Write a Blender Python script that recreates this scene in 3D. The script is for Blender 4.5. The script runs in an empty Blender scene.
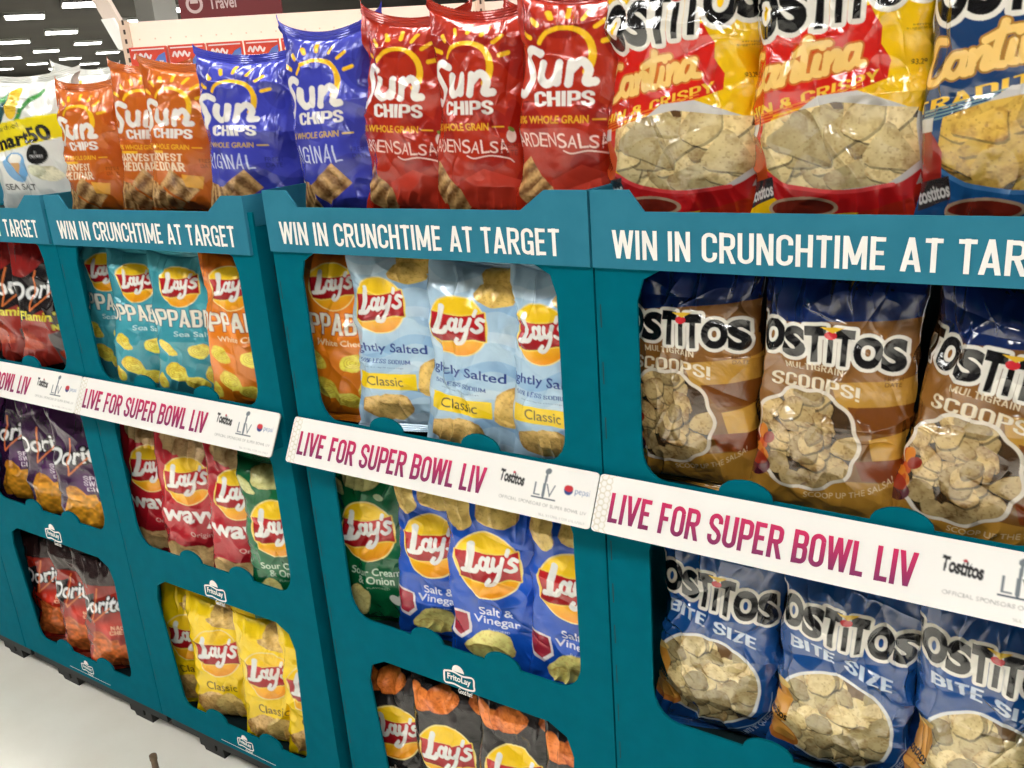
import bpy, bmesh, math, random
import numpy as np
from mathutils import Matrix, Vector
PI = math.pi
sc = bpy.context.scene
COL = sc.collection
W = .607            # width of one display

# ------------------------------------------------------------------ helpers
def lin(c):
    c = np.asarray(c, float) / 255.
    return np.where(c <= .04045, c / 12.92, ((c + .055) / 1.055) ** 2.4)

def tag(o, label=None, cat=None, group=None, kind=None):
    if label: o['label'] = label
    if cat: o['category'] = cat
    if group: o['group'] = group
    if kind: o['kind'] = kind
    return o

def mat(name, rgb, rough=.6, metal=0., emit=None, strength=0., spec=.5, coat=0.):
    m = bpy.data.materials.new(name); m.use_nodes = True
    b = m.node_tree.nodes['Principled BSDF']
    b.inputs['Base Color'].default_value = (*lin(rgb), 1)
    b.inputs['Roughness'].default_value = rough
    b.inputs['Metallic'].default_value = metal
    b.inputs['Specular IOR Level'].default_value = spec
    b.inputs['Coat Weight'].default_value = coat
    if emit:
        b.inputs['Emission Color'].default_value = (*lin(emit), 1)
        b.inputs['Emission Strength'].default_value = strength
    return m

def noisy(m, rgb2, scale, amt=1., detail=4, bump=0., stretch=None, rough=None):
    """mixes a second tone into a material with a noise texture, optional bump"""
    nt = m.node_tree; b = nt.nodes['Principled BSDF']
    tc = nt.nodes.new('ShaderNodeTexCoord'); n = nt.nodes.new('ShaderNodeTexNoise')
    mp = nt.nodes.new('ShaderNodeMapping')
    if stretch: mp.inputs['Scale'].default_value = stretch
    nt.links.new(tc.outputs['Object'], mp.inputs[0]); nt.links.new(mp.outputs[0], n.inputs['Vector'])
    n.inputs['Scale'].default_value = scale; n.inputs['Detail'].default_value = detail
    r = nt.nodes.new('ShaderNodeValToRGB')
    r.color_ramp.elements[0].position = .35; r.color_ramp.elements[1].position = .65
    c0 = b.inputs['Base Color'].default_value[:]
    r.color_ramp.elements[0].color = c0
    c1 = lin(rgb2); r.color_ramp.elements[1].color = tuple(c0[i] * (1 - amt) + c1[i] * amt for i in range(3)) + (1,)
    nt.links.new(n.outputs['Fac'], r.inputs[0]); nt.links.new(r.outputs[0], b.inputs['Base Color'])
    if bump:
        bp = nt.nodes.new('ShaderNodeBump'); bp.inputs['Strength'].default_value = bump
        bp.inputs['Distance'].default_value = .002
        nt.links.new(n.outputs['Fac'], bp.inputs['Height']); nt.links.new(bp.outputs[0], b.inputs['Normal'])
    return m

def attr_mat(name, rough=.3, metal=0., spec=.5, coat=0., bump=0.):
    m = bpy.data.materials.new(name); m.use_nodes = True
    nt = m.node_tree; b = nt.nodes['Principled BSDF']
    a = nt.nodes.new('ShaderNodeAttribute'); a.attribute_name = 'print'
    nt.links.new(a.outputs['Color'], b.inputs['Base Color'])
    b.inputs['Roughness'].default_value = rough; b.inputs['Metallic'].default_value = metal
    b.inputs['Specular IOR Level'].default_value = spec
    b.inputs['Coat Weight'].default_value = coat; b.inputs['Coat Roughness'].default_value = .07
    if bump:
        tc = nt.nodes.new('ShaderNodeTexCoord'); n = nt.nodes.new('ShaderNodeTexNoise')
        n.inputs['Scale'].default_value = 28; n.inputs['Detail'].default_value = 2; n.inputs['Distortion'].default_value = .8
        bp = nt.nodes.new('ShaderNodeBump'); bp.inputs['Strength'].default_value = bump; bp.inputs['Distance'].default_value = .012
        nt.links.new(tc.outputs['Object'], n.inputs['Vector'])
        nt.links.new(n.outputs['Fac'], bp.inputs['Height']); nt.links.new(bp.outputs[0], b.inputs['Normal'])
    return m

def link(name, me, parent=None):
    o = bpy.data.objects.new(name, me); COL.objects.link(o)
    if parent: o.parent = parent
    return o

def empty(name, loc, rz=0):
    o = bpy.data.objects.new(name, None); COL.objects.link(o); o.location = loc; o.rotation_euler = (0, 0, rz)
    o.empty_display_size = .05
    return o

class MB:
    """collects faces with material slots and links them as one mesh"""
    def __init__(s): s.v = []; s.f = []; s.m = []
    def add(s, vs, fs, mi=0):
        k = len(s.v); s.v += [tuple(map(float, p)) for p in vs]
        s.f += [tuple(k + i for i in f) for f in fs]; s.m += [mi] * len(fs); return s
    def box(s, a, b, mi=0):
        (x0, y0, z0), (x1, y1, z1) = a, b
        return s.add([(x0, y0, z0), (x1, y0, z0), (x1, y1, z0), (x0, y1, z0), (x0, y0, z1), (x1, y0, z1), (x1, y1, z1), (x0, y1, z1)],
                     [(0, 3, 2, 1), (4, 5, 6, 7), (0, 1, 5, 4), (1, 2, 6, 5), (2, 3, 7, 6), (3, 0, 4, 7)], mi)
    def ribbon(s, pts, w, y, mi=0, xf=None, t=.0004):
        """flat printed stroke in the XZ plane at depth y"""
        pts = np.array(pts, float); n = len(pts)
        d = np.gradient(pts, axis=0); d /= np.linalg.norm(d, axis=1)[:, None] + 1e-9
        nn = np.stack([-d[:, 1], d[:, 0]], 1) * w / 2
        vs = [(p[0], y, p[1]) for p in pts + nn] + [(p[0], y, p[1]) for p in pts - nn]
        if xf: vs = [xf(v) for v in vs]
        return s.add(vs, [(i + 1, i, n + i, n + i + 1) for i in range(n - 1)], mi)
    def build(s, name, mats, parent=None, smooth=False):
        me = bpy.data.meshes.new(name); me.from_pydata(s.v, [], s.f)
        if not isinstance(mats, (list, tuple)): mats = [mats]
        for m in mats: me.materials.append(m)
        me.polygons.foreach_set('material_index', s.m)
        if smooth: me.polygons.foreach_set('use_smooth', [True] * len(s.f))
        me.update()
        return link(name, me, parent)


# condensed gothic capitals from flat strokes: (advance, [polylines]) in a cell of height 1
def _gothic():
    def rr(x0, y0, x1, y1, r, a=0, b=360):   # rounded box path, angles clockwise from the right
        o = []; cx, cy = (x0 + x1) / 2, (y0 + y1) / 2
        for cxx, cyy, st in ((x1 - r, y1 - r, 0), (x0 + r, y1 - r, 90), (x0 + r, y0 + r, 180), (x1 - r, y0 + r, 270)):
            for t in np.radians(np.linspace(st, st + 90, 6)): o.append((cxx + r * math.cos(t), cyy + r * math.sin(t)))
        return o
    h = .08; R_, L_ = .40, .08; T, B = 1 - h, h; O = rr(L_, B, R_, T, .16); O = O + [O[0]]
    top = [p for p in O if p[1] > .70]; G = {}
    ub = [(L_, 1.)] + [(L_, .26)] + [(L_ + .16 * (1 - math.cos(t)), B + .16 * (1 - math.sin(t))) for t in np.linspace(.1, PI / 2, 5)] + [(R_ - .16 * (1 - math.cos(t)), B + .16 * (1 - math.sin(t))) for t in np.linspace(PI / 2, .1, 5)] + [(R_, .26), (R_, 1.)]
    C = [(R_, .66), (R_, .76)] + [(R_ - .16 + .16 * math.cos(t), T - .16 + .16 * math.sin(t)) for t in np.linspace(.1, PI / 2, 5)] + [(L_ + .16 - .16 * math.sin(t), T - .16 + .16 * math.cos(t)) for t in np.linspace(0, PI / 2, 5)] + \
        [(L_ + .16 - .16 * math.cos(t), B + .16 - .16 * math.sin(t)) for t in np.linspace(0, PI / 2, 5)] + [(R_ - .16 + .16 * math.sin(t), B + .16 - .16 * math.cos(t)) for t in np.linspace(0, PI / 2, 5)] + [(R_, .34)]
    def bowl(y0, y1, r=.13): return [(L_, y1), (R_ - r, y1)] + [(R_ - r + r * math.sin(t), y1 - r + r * math.cos(t)) for t in np.linspace(0, PI / 2, 6)] + [(R_ - r + r * math.cos(t), y0 + r - r * math.sin(t)) for t in np.linspace(0, PI / 2, 6)] + [(L_, y0)]
    S = [(R_, .68), (R_, .76)] + [(R_ - .16 + .16 * math.cos(t), T - .16 + .16 * math.sin(t)) for t in np.linspace(.1, PI / 2, 5)] + [(L_ + .16 - .16 * math.sin(t), T - .16 + .16 * math.cos(t)) for t in np.linspace(0, PI / 2, 5)] + \
        [(L_, .66), (L_ + .06, .57), (R_ - .06, .43), (R_, .33)] + [(R_ - .16 + .16 * math.cos(t), B + .16 - .16 * math.sin(t)) for t in np.linspace(.1, PI / 2, 5)] + [(L_ + .16 - .16 * math.sin(t), B + .16 - .16 * math.cos(t)) for t in np.linspace(0, PI / 2, 5)] + [(L_, .24), (L_, .32)]
    st = [(L_, 0), (L_, 1)]
    G['A'] = (.50, [[(.07, 0), (.25, 1)], [(.43, 0), (.25, 1)], [(.12, .27), (.38, .27)]])
    G['B'] = (.48, [st, bowl(.53, T), bowl(B, .53)]); G['C'] = (.47, [C]); G['D'] = (.48, [st, bowl(B, T, .16)])
    G['E'] = (.42, [st, [(L_, T), (.38, T)], [(L_, .52), (.34, .52)], [(L_, B), (.38, B)]]); G['F'] = (.40, [st, [(L_, T), (.38, T)], [(L_, .50), (.33, .50)]])
    G['G'] = (.48, [C, [(R_, .0), (R_, .48)], [(.25, .46), (R_ + .05, .46)]]); G['H'] = (.48, [st, [(R_, 0), (R_, 1)], [(L_, .52), (R_, .52)]])
    G['I'] = (.17, [st]); G['L'] = (.39, [st, [(L_, B), (.37, B)]])
    G['M'] = (.62, [st, [(.54, 0), (.54, 1)], [(.09, .98), (.31, .14)], [(.53, .98), (.31, .14)]]); G['N'] = (.49, [st, [(.41, 0), (.41, 1)], [(.08, .98), (.41, .02)]])
    G['O'] = (.48, [O]); G['P'] = (.46, [st, bowl(.44, T)]); G['R'] = (.48, [st, bowl(.50, T), [(.24, .5), (.42, 0)]]); G['S'] = (.47, [S])
    G['T'] = (.43, [[(.02, T), (.42, T)], [(.22, 0), (.22, 1)]]); G['U'] = (.48, [ub]); G['V'] = (.49, [[(.06, 1), (.245, .02)], [(.43, 1), (.245, .02)]])
    G['W'] = (.70, [[(.06, 1), (.19, .02)], [(.35, 1), (.19, .02)], [(.35, 1), (.51, .02)], [(.64, 1), (.51, .02)]])
    G['X'] = (.49, [[(.06, 1), (.43, 0)], [(.43, 1), (.06, 0)]]); G['Y'] = (.47, [[(.05, 1), (.235, .45)], [(.42, 1), (.235, .45)], [(.235, .5), (.235, 0)]])
    G['Z'] = (.43, [[(.06, T), (.40, T)], [(.39, .96), (.08, .04)], [(.06, B), (.40, B)]]); G['&'] = (.50, [rr(.12, .56, .34, T, .10) + [(.34, .80)], rr(L_, B, .38, .52, .14) + [(.38, .38)], [(.16, .62), (.44, 0)]])
    G['!'] = (.18, [[(.09, .28), (.09, 1)], [(.09, 0), (.09, .15)]]); G["'"] = (.14, [[(.07, .72), (.07, 1)]]); G['%'] = (.5, [rr(.06, .6, .2, .95, .06), rr(.3, .05, .44, .4, .06), [(.4, 1), (.1, 0)]])
    G['0'] = (.48, [O]); G['1'] = (.28, [[(.16, 0), (.16, 1)], [(.03, .82), (.16, .95)]]); G['2'] = (.46, [C[:12] + [(.1, .2), (.08, B), (.40, B)]]); G['5'] = (.47, [[(.38, T), (.1, T)], [(.1, T), (.09, .5)], [(L_, .52), (.3, .56), (R_, .42), (R_, .22), (.3, .08), (.14, .08), (L_, .22)]])
    G['Q'] = (.48, [O, [(.28, .25), (.44, -.03)]]); G['.'] = (.14, [[(.07, 0), (.07, .14)]]); G['/'] = (.3, [[(.02, 0), (.28, 1)]]); G[' '] = (.22, [])
    return G
_G = _gothic()
_lay = {}
def goth_tris(word, bold):
    w = .135 + bold * 1.6; x = 0; V_ = []; T_ = []; B_ = []
    for ch in word:
        adv, lines = _G.get(ch, _G[' '])
        for ln in lines:
            p = np.array(ln, float); d = np.gradient(p, axis=0) if len(p) > 2 else np.tile(p[1] - p[0], (2, 1)); d = d / (np.linalg.norm(d, axis=1)[:, None] + 1e-9); nn = np.stack([-d[:, 1], d[:, 0]], 1) * w / 2
            if len(p) == 2 and abs(d[0][0]) > .02 and abs(d[0][1]) > .3: nn = np.tile([w / 2 / abs(d[0][1]), 0.], (2, 1))      # slanted stems end level
            k = len(V_); n = len(p); B_.append((k, k + 2 * n)); V_ += (p + nn + [x, 0]).tolist() + (p - nn + [x, 0]).tolist(); T_ += [(k + i, k + i + 1, k + n + i + 1) for i in range(n - 1)] + [(k + i, k + n + i + 1, k + n + i) for i in range(n - 1)]
        x += adv + .045
    _lay['#' + word] = B_
    return np.array(V_), np.array(T_)

_tc = {}
def text_tris(s, bold=0., shear=0., space=1., sub=0):
    """2-D triangles of a word in Blender's built-in font: verts (n,2), tris (m,3)"""
    key = (s, bold, shear, space)
    if key in _tc: return _tc[key]
    if s[0] == '#': _tc[key] = goth_tris(s[1:], bold); return _tc[key]
    cu = bpy.data.curves.new('word', 'FONT'); cu.body = s; cu.offset = bold; cu.shear = shear; cu.space_character = space
    cu.resolution_u = 6; cu.space_line = .95; cu.align_x = 'CENTER'
    o = bpy.data.objects.new('word', cu); COL.objects.link(o)
    dg = bpy.context.evaluated_depsgraph_get(); dg.update()
    e = o.evaluated_get(dg); me = e.to_mesh(); me.calc_loop_triangles()
    v = np.array([q.co[:2] for q in me.vertices]); t = np.array([q.vertices[:] for q in me.loop_triangles])
    e.to_mesh_clear(); bpy.data.objects.remove(o); bpy.data.curves.remove(cu)
    _tc[key] = (v, t); return v, t

def fit(v, x0, y0, x1, y1):
    lo, hi = v.min(0), v.max(0)
    return np.stack([x0 + (v[:, 0] - lo[0]) / (hi[0] - lo[0]) * (x1 - x0), y0 + (v[:, 1] - lo[1]) / (hi[1] - lo[1]) * (y1 - y0)], 1)

# ------------------------------------------------------------------ value noise
def noise(x, y, seed, period=64):
    rs = np.random.RandomState(seed); g = rs.rand(period, period) * 2 - 1
    xi = np.floor(x).astype(int); yi = np.floor(y).astype(int); fx = x - xi; fy = y - yi
    fx = fx ** 3 * (fx * (fx * 6 - 15) + 10); fy = fy ** 3 * (fy * (fy * 6 - 15) + 10)
    a = g[yi % period, xi % period]; b = g[yi % period, (xi + 1) % period]
    c = g[(yi + 1) % period, xi % period]; d = g[(yi + 1) % period, (xi + 1) % period]
    return (a * (1 - fx) + b * fx) * (1 - fy) + (c * (1 - fx) + d * fx) * fy

# ------------------------------------------------------------------ printed artwork, drawn into an array
def spline(pts, n=8):
    p = np.array(pts, float); p = np.vstack([2 * p[0] - p[1], p, 2 * p[-1] - p[-2]]); out = []
    for i in range(1, len(p) - 2):
        for t in np.linspace(0, 1, n, endpoint=False):
            out.append(.5 * ((2 * p[i]) + (-p[i - 1] + p[i + 1]) * t + (2 * p[i - 1] - 5 * p[i] + 4 * p[i + 1] - p[i + 2]) * t * t
                             + (-p[i - 1] + 3 * p[i] - 3 * p[i + 1] + p[i + 2]) * t ** 3))
    out.append(p[-2]); return np.array(out)

def arc(cx, cy, r, a0, a1, n=24, ry=None):
    t = np.radians(np.linspace(a0, a1, n)); return np.stack([cx + r * np.cos(t), cy + (ry or r) * np.sin(t)], 1)

class Art:
    """x runs 0..1 over the face, y runs 0..A downwards (same unit)"""
    def __init__(s, n, A, base):
        s.n = n; s.A = A; s.h = int(round(n * A)); s.c = np.zeros((s.h, n, 3)); s.c[:] = base
        s.X, s.Y = np.meshgrid((np.arange(n) + .5) / n, (np.arange(s.h) + .5) / n); s.clip = None
    def paint(s, m, col):
        if s.clip is not None: m = m & s.clip
        if callable(col): s.c[m] = col(s.X[m], s.Y[m])
        else: s.c[m] = col
    def box(s, x0, y0, x1, y1, col): s.paint((s.X > x0) & (s.X < x1) & (s.Y > y0) & (s.Y < y1), col)
    def ellm(s, cx, cy, rx, ry=None, rot=0):
        ry = ry or rx; c, k = math.cos(math.radians(rot)), math.sin(math.radians(rot))
        dx, dy = s.X - cx, s.Y - cy
        return ((dx * c + dy * k) / rx) ** 2 + ((-dx * k + dy * c) / ry) ** 2 < 1
    def ell(s, cx, cy, rx, ry=None, rot=0, col=(0, 0, 0)): s.paint(s.ellm(cx, cy, rx, ry, rot), col)
    def polym(s, pts):
        pts = np.array(pts, float); m = np.zeros_like(s.X, bool)
        x0, y0 = np.floor(pts.min(0) * s.n).astype(int) - 1; x1, y1 = np.ceil(pts.max(0) * s.n).astype(int) + 1
        x0, y0 = max(x0, 0), max(y0, 0)
        if x1 <= x0 or y1 <= y0: return m
        X = s.X[y0:y1, x0:x1]; Y = s.Y[y0:y1, x0:x1]; w = np.zeros(X.shape, bool)
        for (ax, ay), (bx, by) in zip(pts, np.roll(pts, -1, 0)):
            if ay == by: continue
            w ^= ((ay > Y) != (by > Y)) & (X < (bx - ax) * (Y - ay) / (by - ay) + ax)
        m[y0:y1, x0:x1] = w; return m
    def poly(s, pts, col): s.paint(s.polym(pts), col)
    def strokem(s, pts, w, w1=None):
        pts = np.array(pts, float); m = np.zeros_like(s.X, bool); w1 = w if w1 is None else w1; k = max(1, len(pts) - 1)
        for i in range(len(pts) - 1):
            a, b = pts[i], pts[i + 1]; ww = (w + (w1 - w) * i / k) / 2
            x0 = max(0, int((min(a[0], b[0]) - ww) * s.n) - 1); x1 = int((max(a[0], b[0]) + ww) * s.n) + 2
            y0 = max(0, int((min(a[1], b[1]) - ww) * s.n) - 1); y1 = int((max(a[1], b[1]) + ww) * s.n) + 2
            if x1 <= x0 or y1 <= y0: continue
            X = s.X[y0:y1, x0:x1]; Y = s.Y[y0:y1, x0:x1]; d = b - a; L = d @ d + 1e-12
            t = np.clip(((X - a[0]) * d[0] + (Y - a[1]) * d[1]) / L, 0, 1)
            m[y0:y1, x0:x1] |= (X - a[0] - t * d[0]) ** 2 + (Y - a[1] - t * d[1]) ** 2 < ww * ww
        return m
    def stroke(s, pts, w, col, w1=None): s.paint(s.strokem(pts, w, w1), col)
    def grow(s, m, r):
        """mask grown by r (unit x)"""
        k = max(1, int(round(r * s.n))); o = m.copy()
        for dy in range(-k, k + 1):
            for dx in range(-k, k + 1):
                if dx * dx + dy * dy <= k * k and (abs(dx) == k or abs(dy) == k or (dx * dx + dy * dy) > (k - 1.5) ** 2):
                    sh = np.zeros_like(m); ys = slice(max(dy, 0), s.h + min(dy, 0)); xs = slice(max(dx, 0), s.n + min(dx, 0))
                    yt = slice(max(-dy, 0), s.h + min(-dy, 0)); xt = slice(max(-dx, 0), s.n + min(-dx, 0))
                    sh[ys, xs] = m[yt, xt]; o |= sh
        return o
    def textm(s, word, x0, y0, x1, y1, bold=.02, shear=0., rot=0, warp=None):
        v, t = text_tris(word, bold, shear); v = fit(v, x0, y1, x1, y0)
        if rot:
            c, k = math.cos(math.radians(rot)), math.sin(math.radians(rot)); q = v - [(x0 + x1) / 2, (y0 + y1) / 2]
            v = np.stack([q[:, 0] * c + q[:, 1] * k, -q[:, 0] * k + q[:, 1] * c], 1) + [(x0 + x1) / 2, (y0 + y1) / 2]
        if warp is not None: v = np.array([warp(*p) for p in v])
        m = np.zeros_like(s.X, bool)
        for a, b, c in v[t]:
            lo = np.floor(np.minimum(np.minimum(a, b), c) * s.n).astype(int); hi = np.ceil(np.maximum(np.maximum(a, b), c) * s.n).astype(int) + 1
            i0, j0 = max(lo[0], 0), max(lo[1], 0); i1, j1 = min(hi[0], s.n), min(hi[1], s.h)
            if i1 <= i0 or j1 <= j0: continue
            X = s.X[j0:j1, i0:i1]; Y = s.Y[j0:j1, i0:i1]
            e0 = (b[0] - a[0]) * (Y - a[1]) - (b[1] - a[1]) * (X - a[0]); e1 = (c[0] - b[0]) * (Y - b[1]) - (c[1] - b[1]) * (X - b[0])
            e2 = (a[0] - c[0]) * (Y - c[1]) - (a[1] - c[1]) * (X - c[0])
            m[j0:j1, i0:i1] |= ((e0 >= 0) & (e1 >= 0) & (e2 >= 0)) | ((e0 <= 0) & (e1 <= 0) & (e2 <= 0))
        return m
    def text(s, word, x0, y0, x1, y1, col, bold=.02, shear=0., rot=0, warp=None, out=None):
        m = s.textm(word, x0, y0, x1, y1, bold, shear, rot, warp)
        if out: s.paint(s.grow(m, out[0]), out[1])
        s.paint(m, col)
    def chip(s, cx, cy, rx, ry=None, rot=0, seed=0, base=(226, 190, 112), dark=(150, 100, 45), tri=False, rim=.0):
        rs = random.Random(seed); ry = ry or rx; n = 20 if not tri else 30; pts = []
        ph = rs.random() * 6; c, k = math.cos(math.radians(rot)), math.sin(math.radians(rot))
        for i in range(n):
            t = 2 * PI * i / n; f = 1 + .06 * math.sin(3 * t + ph) + .05 * math.sin(5 * t + ph * 2)
            f = f if not tri else (.80 + .2 * f) * min(1., .62 / max(.5, math.cos((t % (2 * PI / 3)) - PI / 3)) ) * 1.05; x, y = rx * f * math.cos(t), ry * f * math.sin(t); pts.append((cx + x * c - y * k, cy + x * k + y * c))
        m = s.polym(pts)
        if s.clip is not None: m = m & s.clip
        if not m.any(): return
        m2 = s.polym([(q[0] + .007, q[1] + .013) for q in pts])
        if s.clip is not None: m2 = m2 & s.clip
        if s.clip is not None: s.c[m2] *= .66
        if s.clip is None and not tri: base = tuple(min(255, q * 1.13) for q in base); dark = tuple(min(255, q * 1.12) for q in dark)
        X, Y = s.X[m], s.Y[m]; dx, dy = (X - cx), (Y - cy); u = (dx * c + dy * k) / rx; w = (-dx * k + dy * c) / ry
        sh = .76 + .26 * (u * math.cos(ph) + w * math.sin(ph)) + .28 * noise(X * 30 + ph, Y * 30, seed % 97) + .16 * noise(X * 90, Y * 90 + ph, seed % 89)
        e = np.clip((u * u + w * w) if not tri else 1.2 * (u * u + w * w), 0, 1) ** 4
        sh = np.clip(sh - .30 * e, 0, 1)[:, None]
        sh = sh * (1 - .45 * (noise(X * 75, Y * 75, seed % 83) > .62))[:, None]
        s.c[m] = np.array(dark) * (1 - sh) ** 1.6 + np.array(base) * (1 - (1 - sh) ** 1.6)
    def chips(s, mask, n, r, seed, base, dark, tri=False, bg=None, ratio=.75):
        if bg is not None: s.paint(mask, bg)
        old = s.clip; s.clip = mask; ys, xs = np.nonzero(mask); rs = random.Random(seed)
        for i in range(n):
            j = rs.randrange(len(xs)); f = rs.uniform(.75, 1.2)
            tone = rs.uniform(.74, 1.07)
            s.chip(s.X[0, xs[j]], s.Y[ys[j], 0], r * f, r * f * rs.uniform(ratio - .2, ratio + .2), rs.uniform(0, 180), rs.randrange(9999),
                   tuple(min(255, q * tone) for q in base), tuple(q * tone for q in dark), tri and rs.random() < .8)
        s.clip = old
    def mottle(s, k, f, seed=1):
        """soft tone variation of the printed ink"""
        s.c *= (1 + k * noise(s.X * f, s.Y * f, seed))[:, :, None]
    def sample(s, u, w):
        """colours at u (0..1), w (0..1 of height)"""
        if not hasattr(s, 'b'):
            p = np.pad(lin(np.clip(s.c, 0, 255)), ((1, 1), (1, 1), (0, 0)), 'edge')
            s.b = (p[1:-1, 1:-1] * 4 + 2 * (p[:-2, 1:-1] + p[2:, 1:-1] + p[1:-1, :-2] + p[1:-1, 2:]) + p[:-2, :-2] + p[2:, 2:] + p[:-2, 2:] + p[2:, :-2]) / 16
        x = np.clip(u * s.n - .5, 0, s.n - 1.001); y = np.clip(w * s.h - .5, 0, s.h - 1.001)
        xi = x.astype(int); yi = y.astype(int); fx = (x - xi)[..., None]; fy = (y - yi)[..., None]; b = s.b
        return (b[yi, xi] * (1 - fx) + b[yi, xi + 1] * fx) * (1 - fy) + (b[yi + 1, xi] * (1 - fx) + b[yi + 1, xi + 1] * fx) * fy

WHITE = (240, 238, 232); YEL = (250, 200, 20)

def lays_word(a, cx, cy, w, col=WHITE):
    k = w; x = lambda p: [(cx + (q[0] - .5) * k, cy + (q[1] - .45) * k * .78 - (q[0] - .5) * k * .10) for q in p]
    sh = .098 * k; m = np.zeros_like(a.X, bool)
    for pts, t in [([(.20, .0), (.17, .30), (.11, .60)], 1.2), ([(.03, .61), (.14, .61), (.25, .60), (.30, .50)], .95),
                   ([(.455, .34), (.39, .29), (.345, .38), (.35, .50), (.41, .54), (.46, .44)], .66), ([(.485, .29), (.46, .46), (.485, .56), (.545, .52)], .80),
                   ([(.58, .29), (.565, .44), (.61, .53), (.69, .44)], .72), ([(.735, .26), (.705, .44), (.66, .70), (.57, .86), (.48, .84), (.53, .74)], .72),
                   ([(.825, .06), (.80, .17)], .70), ([(.97, .28), (.90, .25), (.86, .33), (.93, .41), (.94, .50), (.86, .55), (.79, .50)], .72)]:
        m |= a.strokem(spline(x(pts), 5), sh * t)
    return a.paint(m, col)

def lays_logo(a, cx, cy, r):
    a.ell(cx, cy, r * 1.045, col=(250, 225, 150))
    def sun(X, Y):
        t = np.clip((Y - cy) / r * .8 + .25 * (X - cx) / r, -1, 1)[:, None]; t = np.clip(t, 0, 1)
        return np.array((255, 208, 28)) * (1 - t) + np.array((242, 142, 22)) * t
    a.ell(cx, cy, r, col=sun)
    top = spline([(-.97, -.36), (-.6, -.38), (0, -.36), (.5, -.46), (.90, -.60)], 6) * r + [cx, cy]
    bot = spline([(1.0, .34), (.6, .34), (.1, .48), (-.5, .56), (-.90, .50)], 6) * r + [cx, cy]
    pts = np.vstack([top, bot]); m = a.polym(pts)
    a.paint(a.grow(m, .012), (250, 215, 90)); a.paint(m, lambda X, Y: np.array((190, 22, 30)) * (1 - .25 * np.clip((Y - cy) / r + .2, 0, 1))[:, None])
    lays_word(a, cx + .01, cy - .02 * r, r * 1.80)

def lays(n, base, A=1.72, cy=.62, r=.33, cx=.5, streak=None):
    a = Art(n, A, base)
    if streak is not None: streak(a)
    return a

def two_lines(a, l1, l2, cx, y, h, w1, w2, col, bold=.01):
    a.text(l1, cx - w1 / 2, y, cx + w1 / 2, y + h, col, bold); a.text(l2, cx - w2 / 2, y + h * 1.15, cx + w2 / 2, y + h * 2.3, col, bold)

def art_vinegar(n):
    a = Art(n, 1.72, (20, 82, 190)); a.mottle(.10, 5)
    a.chip(.52, .16, .19, .15, 10, 3, (222, 190, 105), (160, 118, 50)); a.chip(.20, .22, .11, .16, -30, 4, (228, 196, 112), (160, 118, 50)); a.chip(.85, .06, .14, .10, 20, 5, (200, 180, 120), (140, 110, 70))
    lays_logo(a, .47, .66, .295)
    two_lines(a, 'Salt &', 'Vinegar', .53, 1.06, .085, .30, .42, (225, 232, 245)); a.text('FLAVORED', .45, 1.28, .64, 1.30, (200, 215, 240), 0)
    a.poly([(.04, 1.14), (.28, 1.16), (.29, 1.36), (.20, 1.46), (.08, 1.42), (.04, 1.32)], (235, 225, 225)); a.poly([(.065, 1.165), (.255, 1.18), (.265, 1.34), (.19, 1.42), (.10, 1.39), (.065, 1.30)], (168, 40, 60))
    a.chip(.46, 1.47, .23, .16, -25, 6, (238, 216, 130), (176, 138, 62)); a.chip(.40, 1.54, .15, .09, -20, 7, (238, 216, 130), (176, 138, 62)); a.ell(.90, 1.22, .05, col=(120, 140, 180))
    return a

def art_green(n):
    a = Art(n, 1.72, (8, 102, 58)); a.mottle(.16, 5)
    a.chip(.42, .12, .20, .12, 10, 13, (200, 196, 130), (130, 120, 60)); a.chip(.16, .22, .12, .07, 30, 14, (190, 190, 130), (120, 120, 60)); a.ell(.62, .30, .05, .03, 20, (190, 215, 170))
    lays_logo(a, .47, .66, .30)
    two_lines(a, 'Sour Cream', '& Onion', .52, 1.05, .075, .56, .40, (205, 228, 205)); a.text('FLAVORED', .42, 1.26, .66, 1.28, (180, 210, 180), 0)
    a.chip(.28, 1.44, .15, .20, 20, 15, (226, 214, 140), (166, 140, 70)); a.stroke([(.92, 1.2), (.74, 1.38)], .05, (225, 230, 215)); a.ell(.70, 1.40, .07, .05, 40, (235, 238, 225))
    return a

def art_classic(n):
    a = Art(n, 1.72, (252, 212, 10)); a.mottle(.03, 5)
    a.chip(.72, .17, .30, .16, 15, 21, (214, 182, 108), (140, 100, 46)); a.chip(.60, .28, .22, .10, 10, 22, (222, 188, 112), (150, 110, 50))
    lays_logo(a, .45, .70, .30); a.text('Classic', .28, 1.10, .68, 1.21, (88, 60, 30), .005)
    a.chip(.40, 1.46, .29, .21, 10, 23, (216, 176, 108), (130, 84, 40)); a.chip(.56, 1.44, .17, .19, -20, 24, (232, 196, 122), (150, 104, 50))
    return a

def art_bbq(n):
    a = Art(n, 1.72, (38, 34, 34)); a.mottle(.5, 6)
    for i, (x, y, r, t) in enumerate([(.20, .20, .15, 20), (.42, .16, .17, -30), (.84, .12, .15, 30)]): a.chip(x, y, r, r * .8, t, 30 + i, (226, 128, 56), (150, 60, 18))
    lays_logo(a, .47, .72, .295); a.text('Barbecue', .25, 1.12, .76, 1.22, (225, 215, 205), .005)
    for i in range(5): a.chip(.3 + .12 * i, 1.5 + .05 * (i % 2), .13, .11, 40 * i, 40 + i, (220, 120, 50), (140, 60, 20))
    return a

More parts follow.
